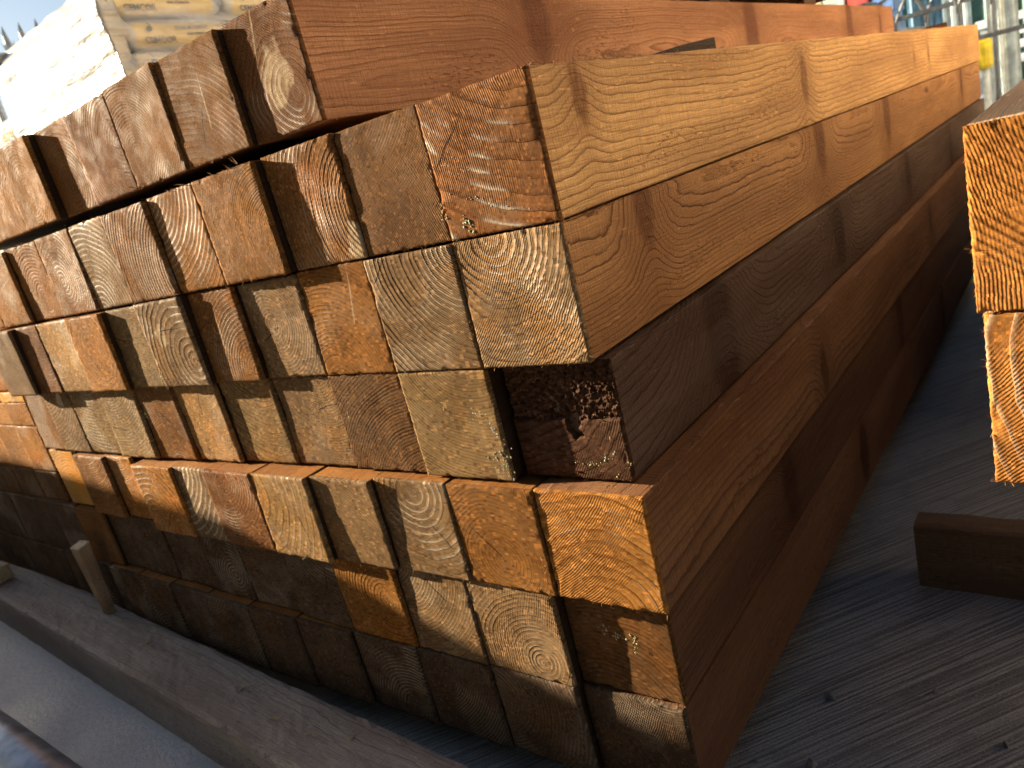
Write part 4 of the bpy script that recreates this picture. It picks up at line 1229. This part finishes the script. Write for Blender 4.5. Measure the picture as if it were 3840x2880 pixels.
# slatted white pallet far right behind railing
mb = MB()
for k in range(4):
    mb.box(-.35, .35, -.02, .02, .10 * k, .10 * k + .06)
o = new_obj('slatted_pallet', mb.mesh('slatted_pallet', bevel=.003), simple('white_painted_slats', (.62, .70, .80), .5), None, P(-1.0, 16.9, -.45))
mb = MB(); mb.box(-.33, -.28, .022, .05, -.42, .36); mb.box(.28, .33, .022, .05, -.42, .36)
new_obj('upright', mb.mesh('upright'), simple('grey_upright', (.3, .33, .36), .5), o)
tag(o, 'pale slatted pallet standing on edge behind the railing at the right', 'pallet')
# coloured goods over the far end of the top row
def tub(name, x, y, z, w, h, col, label, cat, slats=False):
    mb = MB()
    if slats:
        for k in range(5):
            mb.box(-w / 2, w / 2, -.15, .15, k * h / 5, k * h / 5 + h / 7)
        mb.box(-w / 2 + .01, w / 2 - .01, -.14, .14, .0, h * .98)
    else:
        mb.box(-w / 2, w / 2, -.15, .15, 0, h * .9); mb.box(-w / 2 - .008, w / 2 + .008, -.158, .158, h * .9 + .001, h)
    o = new_obj(name, mb.mesh(name, bevel=.006), simple(name + '_plastic_' + cat.replace(' ', '_'), col, .45), None, P(x, y, z))
    return tag(o, label, cat)
mb = MB(); mb.box(-1.4, .5, -.35, .35, .77, .80)
for x in (-1.35, .45):
    mb.box(x - .03, x + .03, -.32, -.26, 0, .768); mb.box(x - .03, x + .03, .26, .32, 0, .768)
zt = .42
o = new_obj('steel_rack', mb.mesh('steel_rack'), simple('rack_steel', (.3, .32, .34), .5, .3), None, P(-3.3, 13.2, ZG)); tag(o, 'low steel rack behind the stack carrying coloured tubs', 'rack')
tz = ZG + .801 / K
tub('storage_tub', -3.40, 13.2, tz, .10, .62, (.72, .62, .40), 'cream tub over the far end of the top row', 'cream tub')
tub('storage_tub', -3.12, 13.2, tz, .13, .62, (.55, .70, .68), 'pale green tub beside the red one', 'green tub')
tub('storage_tub', -2.80, 13.2, tz, .12, .62, (.62, .10, .09), 'red tub between the pale green and blue ones', 'red tub')
tub('slatted_crate', -2.48, 13.2, tz, .13, .62, (.14, .27, .60), 'blue slatted crate at the right of the tubs', 'blue crate', True)

# ------------------------------------------------------------------ camera
R = [[0.780439, 0.576587, -0.241789], [-0.022259, -0.360851, -0.932358], [-0.624836, 0.73303, -0.268788]]
cam = bpy.data.cameras.new('camera'); co = bpy.data.objects.new('camera', cam); C.objects.link(co)
M = Matrix(((R[0][0], -R[1][0], -R[2][0]), (R[0][1], -R[1][1], -R[2][1]), (R[0][2], -R[1][2], -R[2][2]))).to_4x4()
M.translation = P(0, 0, 0)
co.matrix_world = M
cam.sensor_width = 36; cam.lens = 26.556
cam.clip_start = .01; cam.clip_end = 500
cam.dof.use_dof = True; cam.dof.focus_distance = .52; cam.dof.aperture_fstop = 14
SC.camera = co

# ------------------------------------------------------------------ light
trav = Vector((1, .22, -.29)).normalized()
sl = bpy.data.lights.new('sun', 'SUN'); so = bpy.data.objects.new('sun', sl); C.objects.link(so)
sl.energy = 5.0; sl.angle = math.radians(.55); sl.color = (1, .84, .60)
so.rotation_euler = trav.to_track_quat('-Z', 'Y').to_euler()
w = bpy.data.worlds.new('World'); SC.world = w; w.use_nodes = True
nt = w.node_tree; nt.nodes.clear()
bg = nt.nodes.new('ShaderNodeBackground'); ow = nt.nodes.new('ShaderNodeOutputWorld'); sk = nt.nodes.new('ShaderNodeTexSky')
sk.sky_type = 'NISHITA'; sk.sun_disc = False
sk.sun_elevation = math.asin(-trav.z); sk.sun_rotation = math.atan2(-trav.x, -trav.y)
bg.inputs[1].default_value = .040
nt.links.new(sk.outputs[0], bg.inputs[0]); nt.links.new(bg.outputs[0], ow.inputs[0])

SC.view_settings.view_transform = 'Standard'; SC.view_settings.look = 'None'
SC.view_settings.exposure = 1.95; SC.view_settings.gamma = 1
SC.cycles.max_bounces = 8; SC.cycles.diffuse_bounces = 5; SC.cycles.use_denoising = True
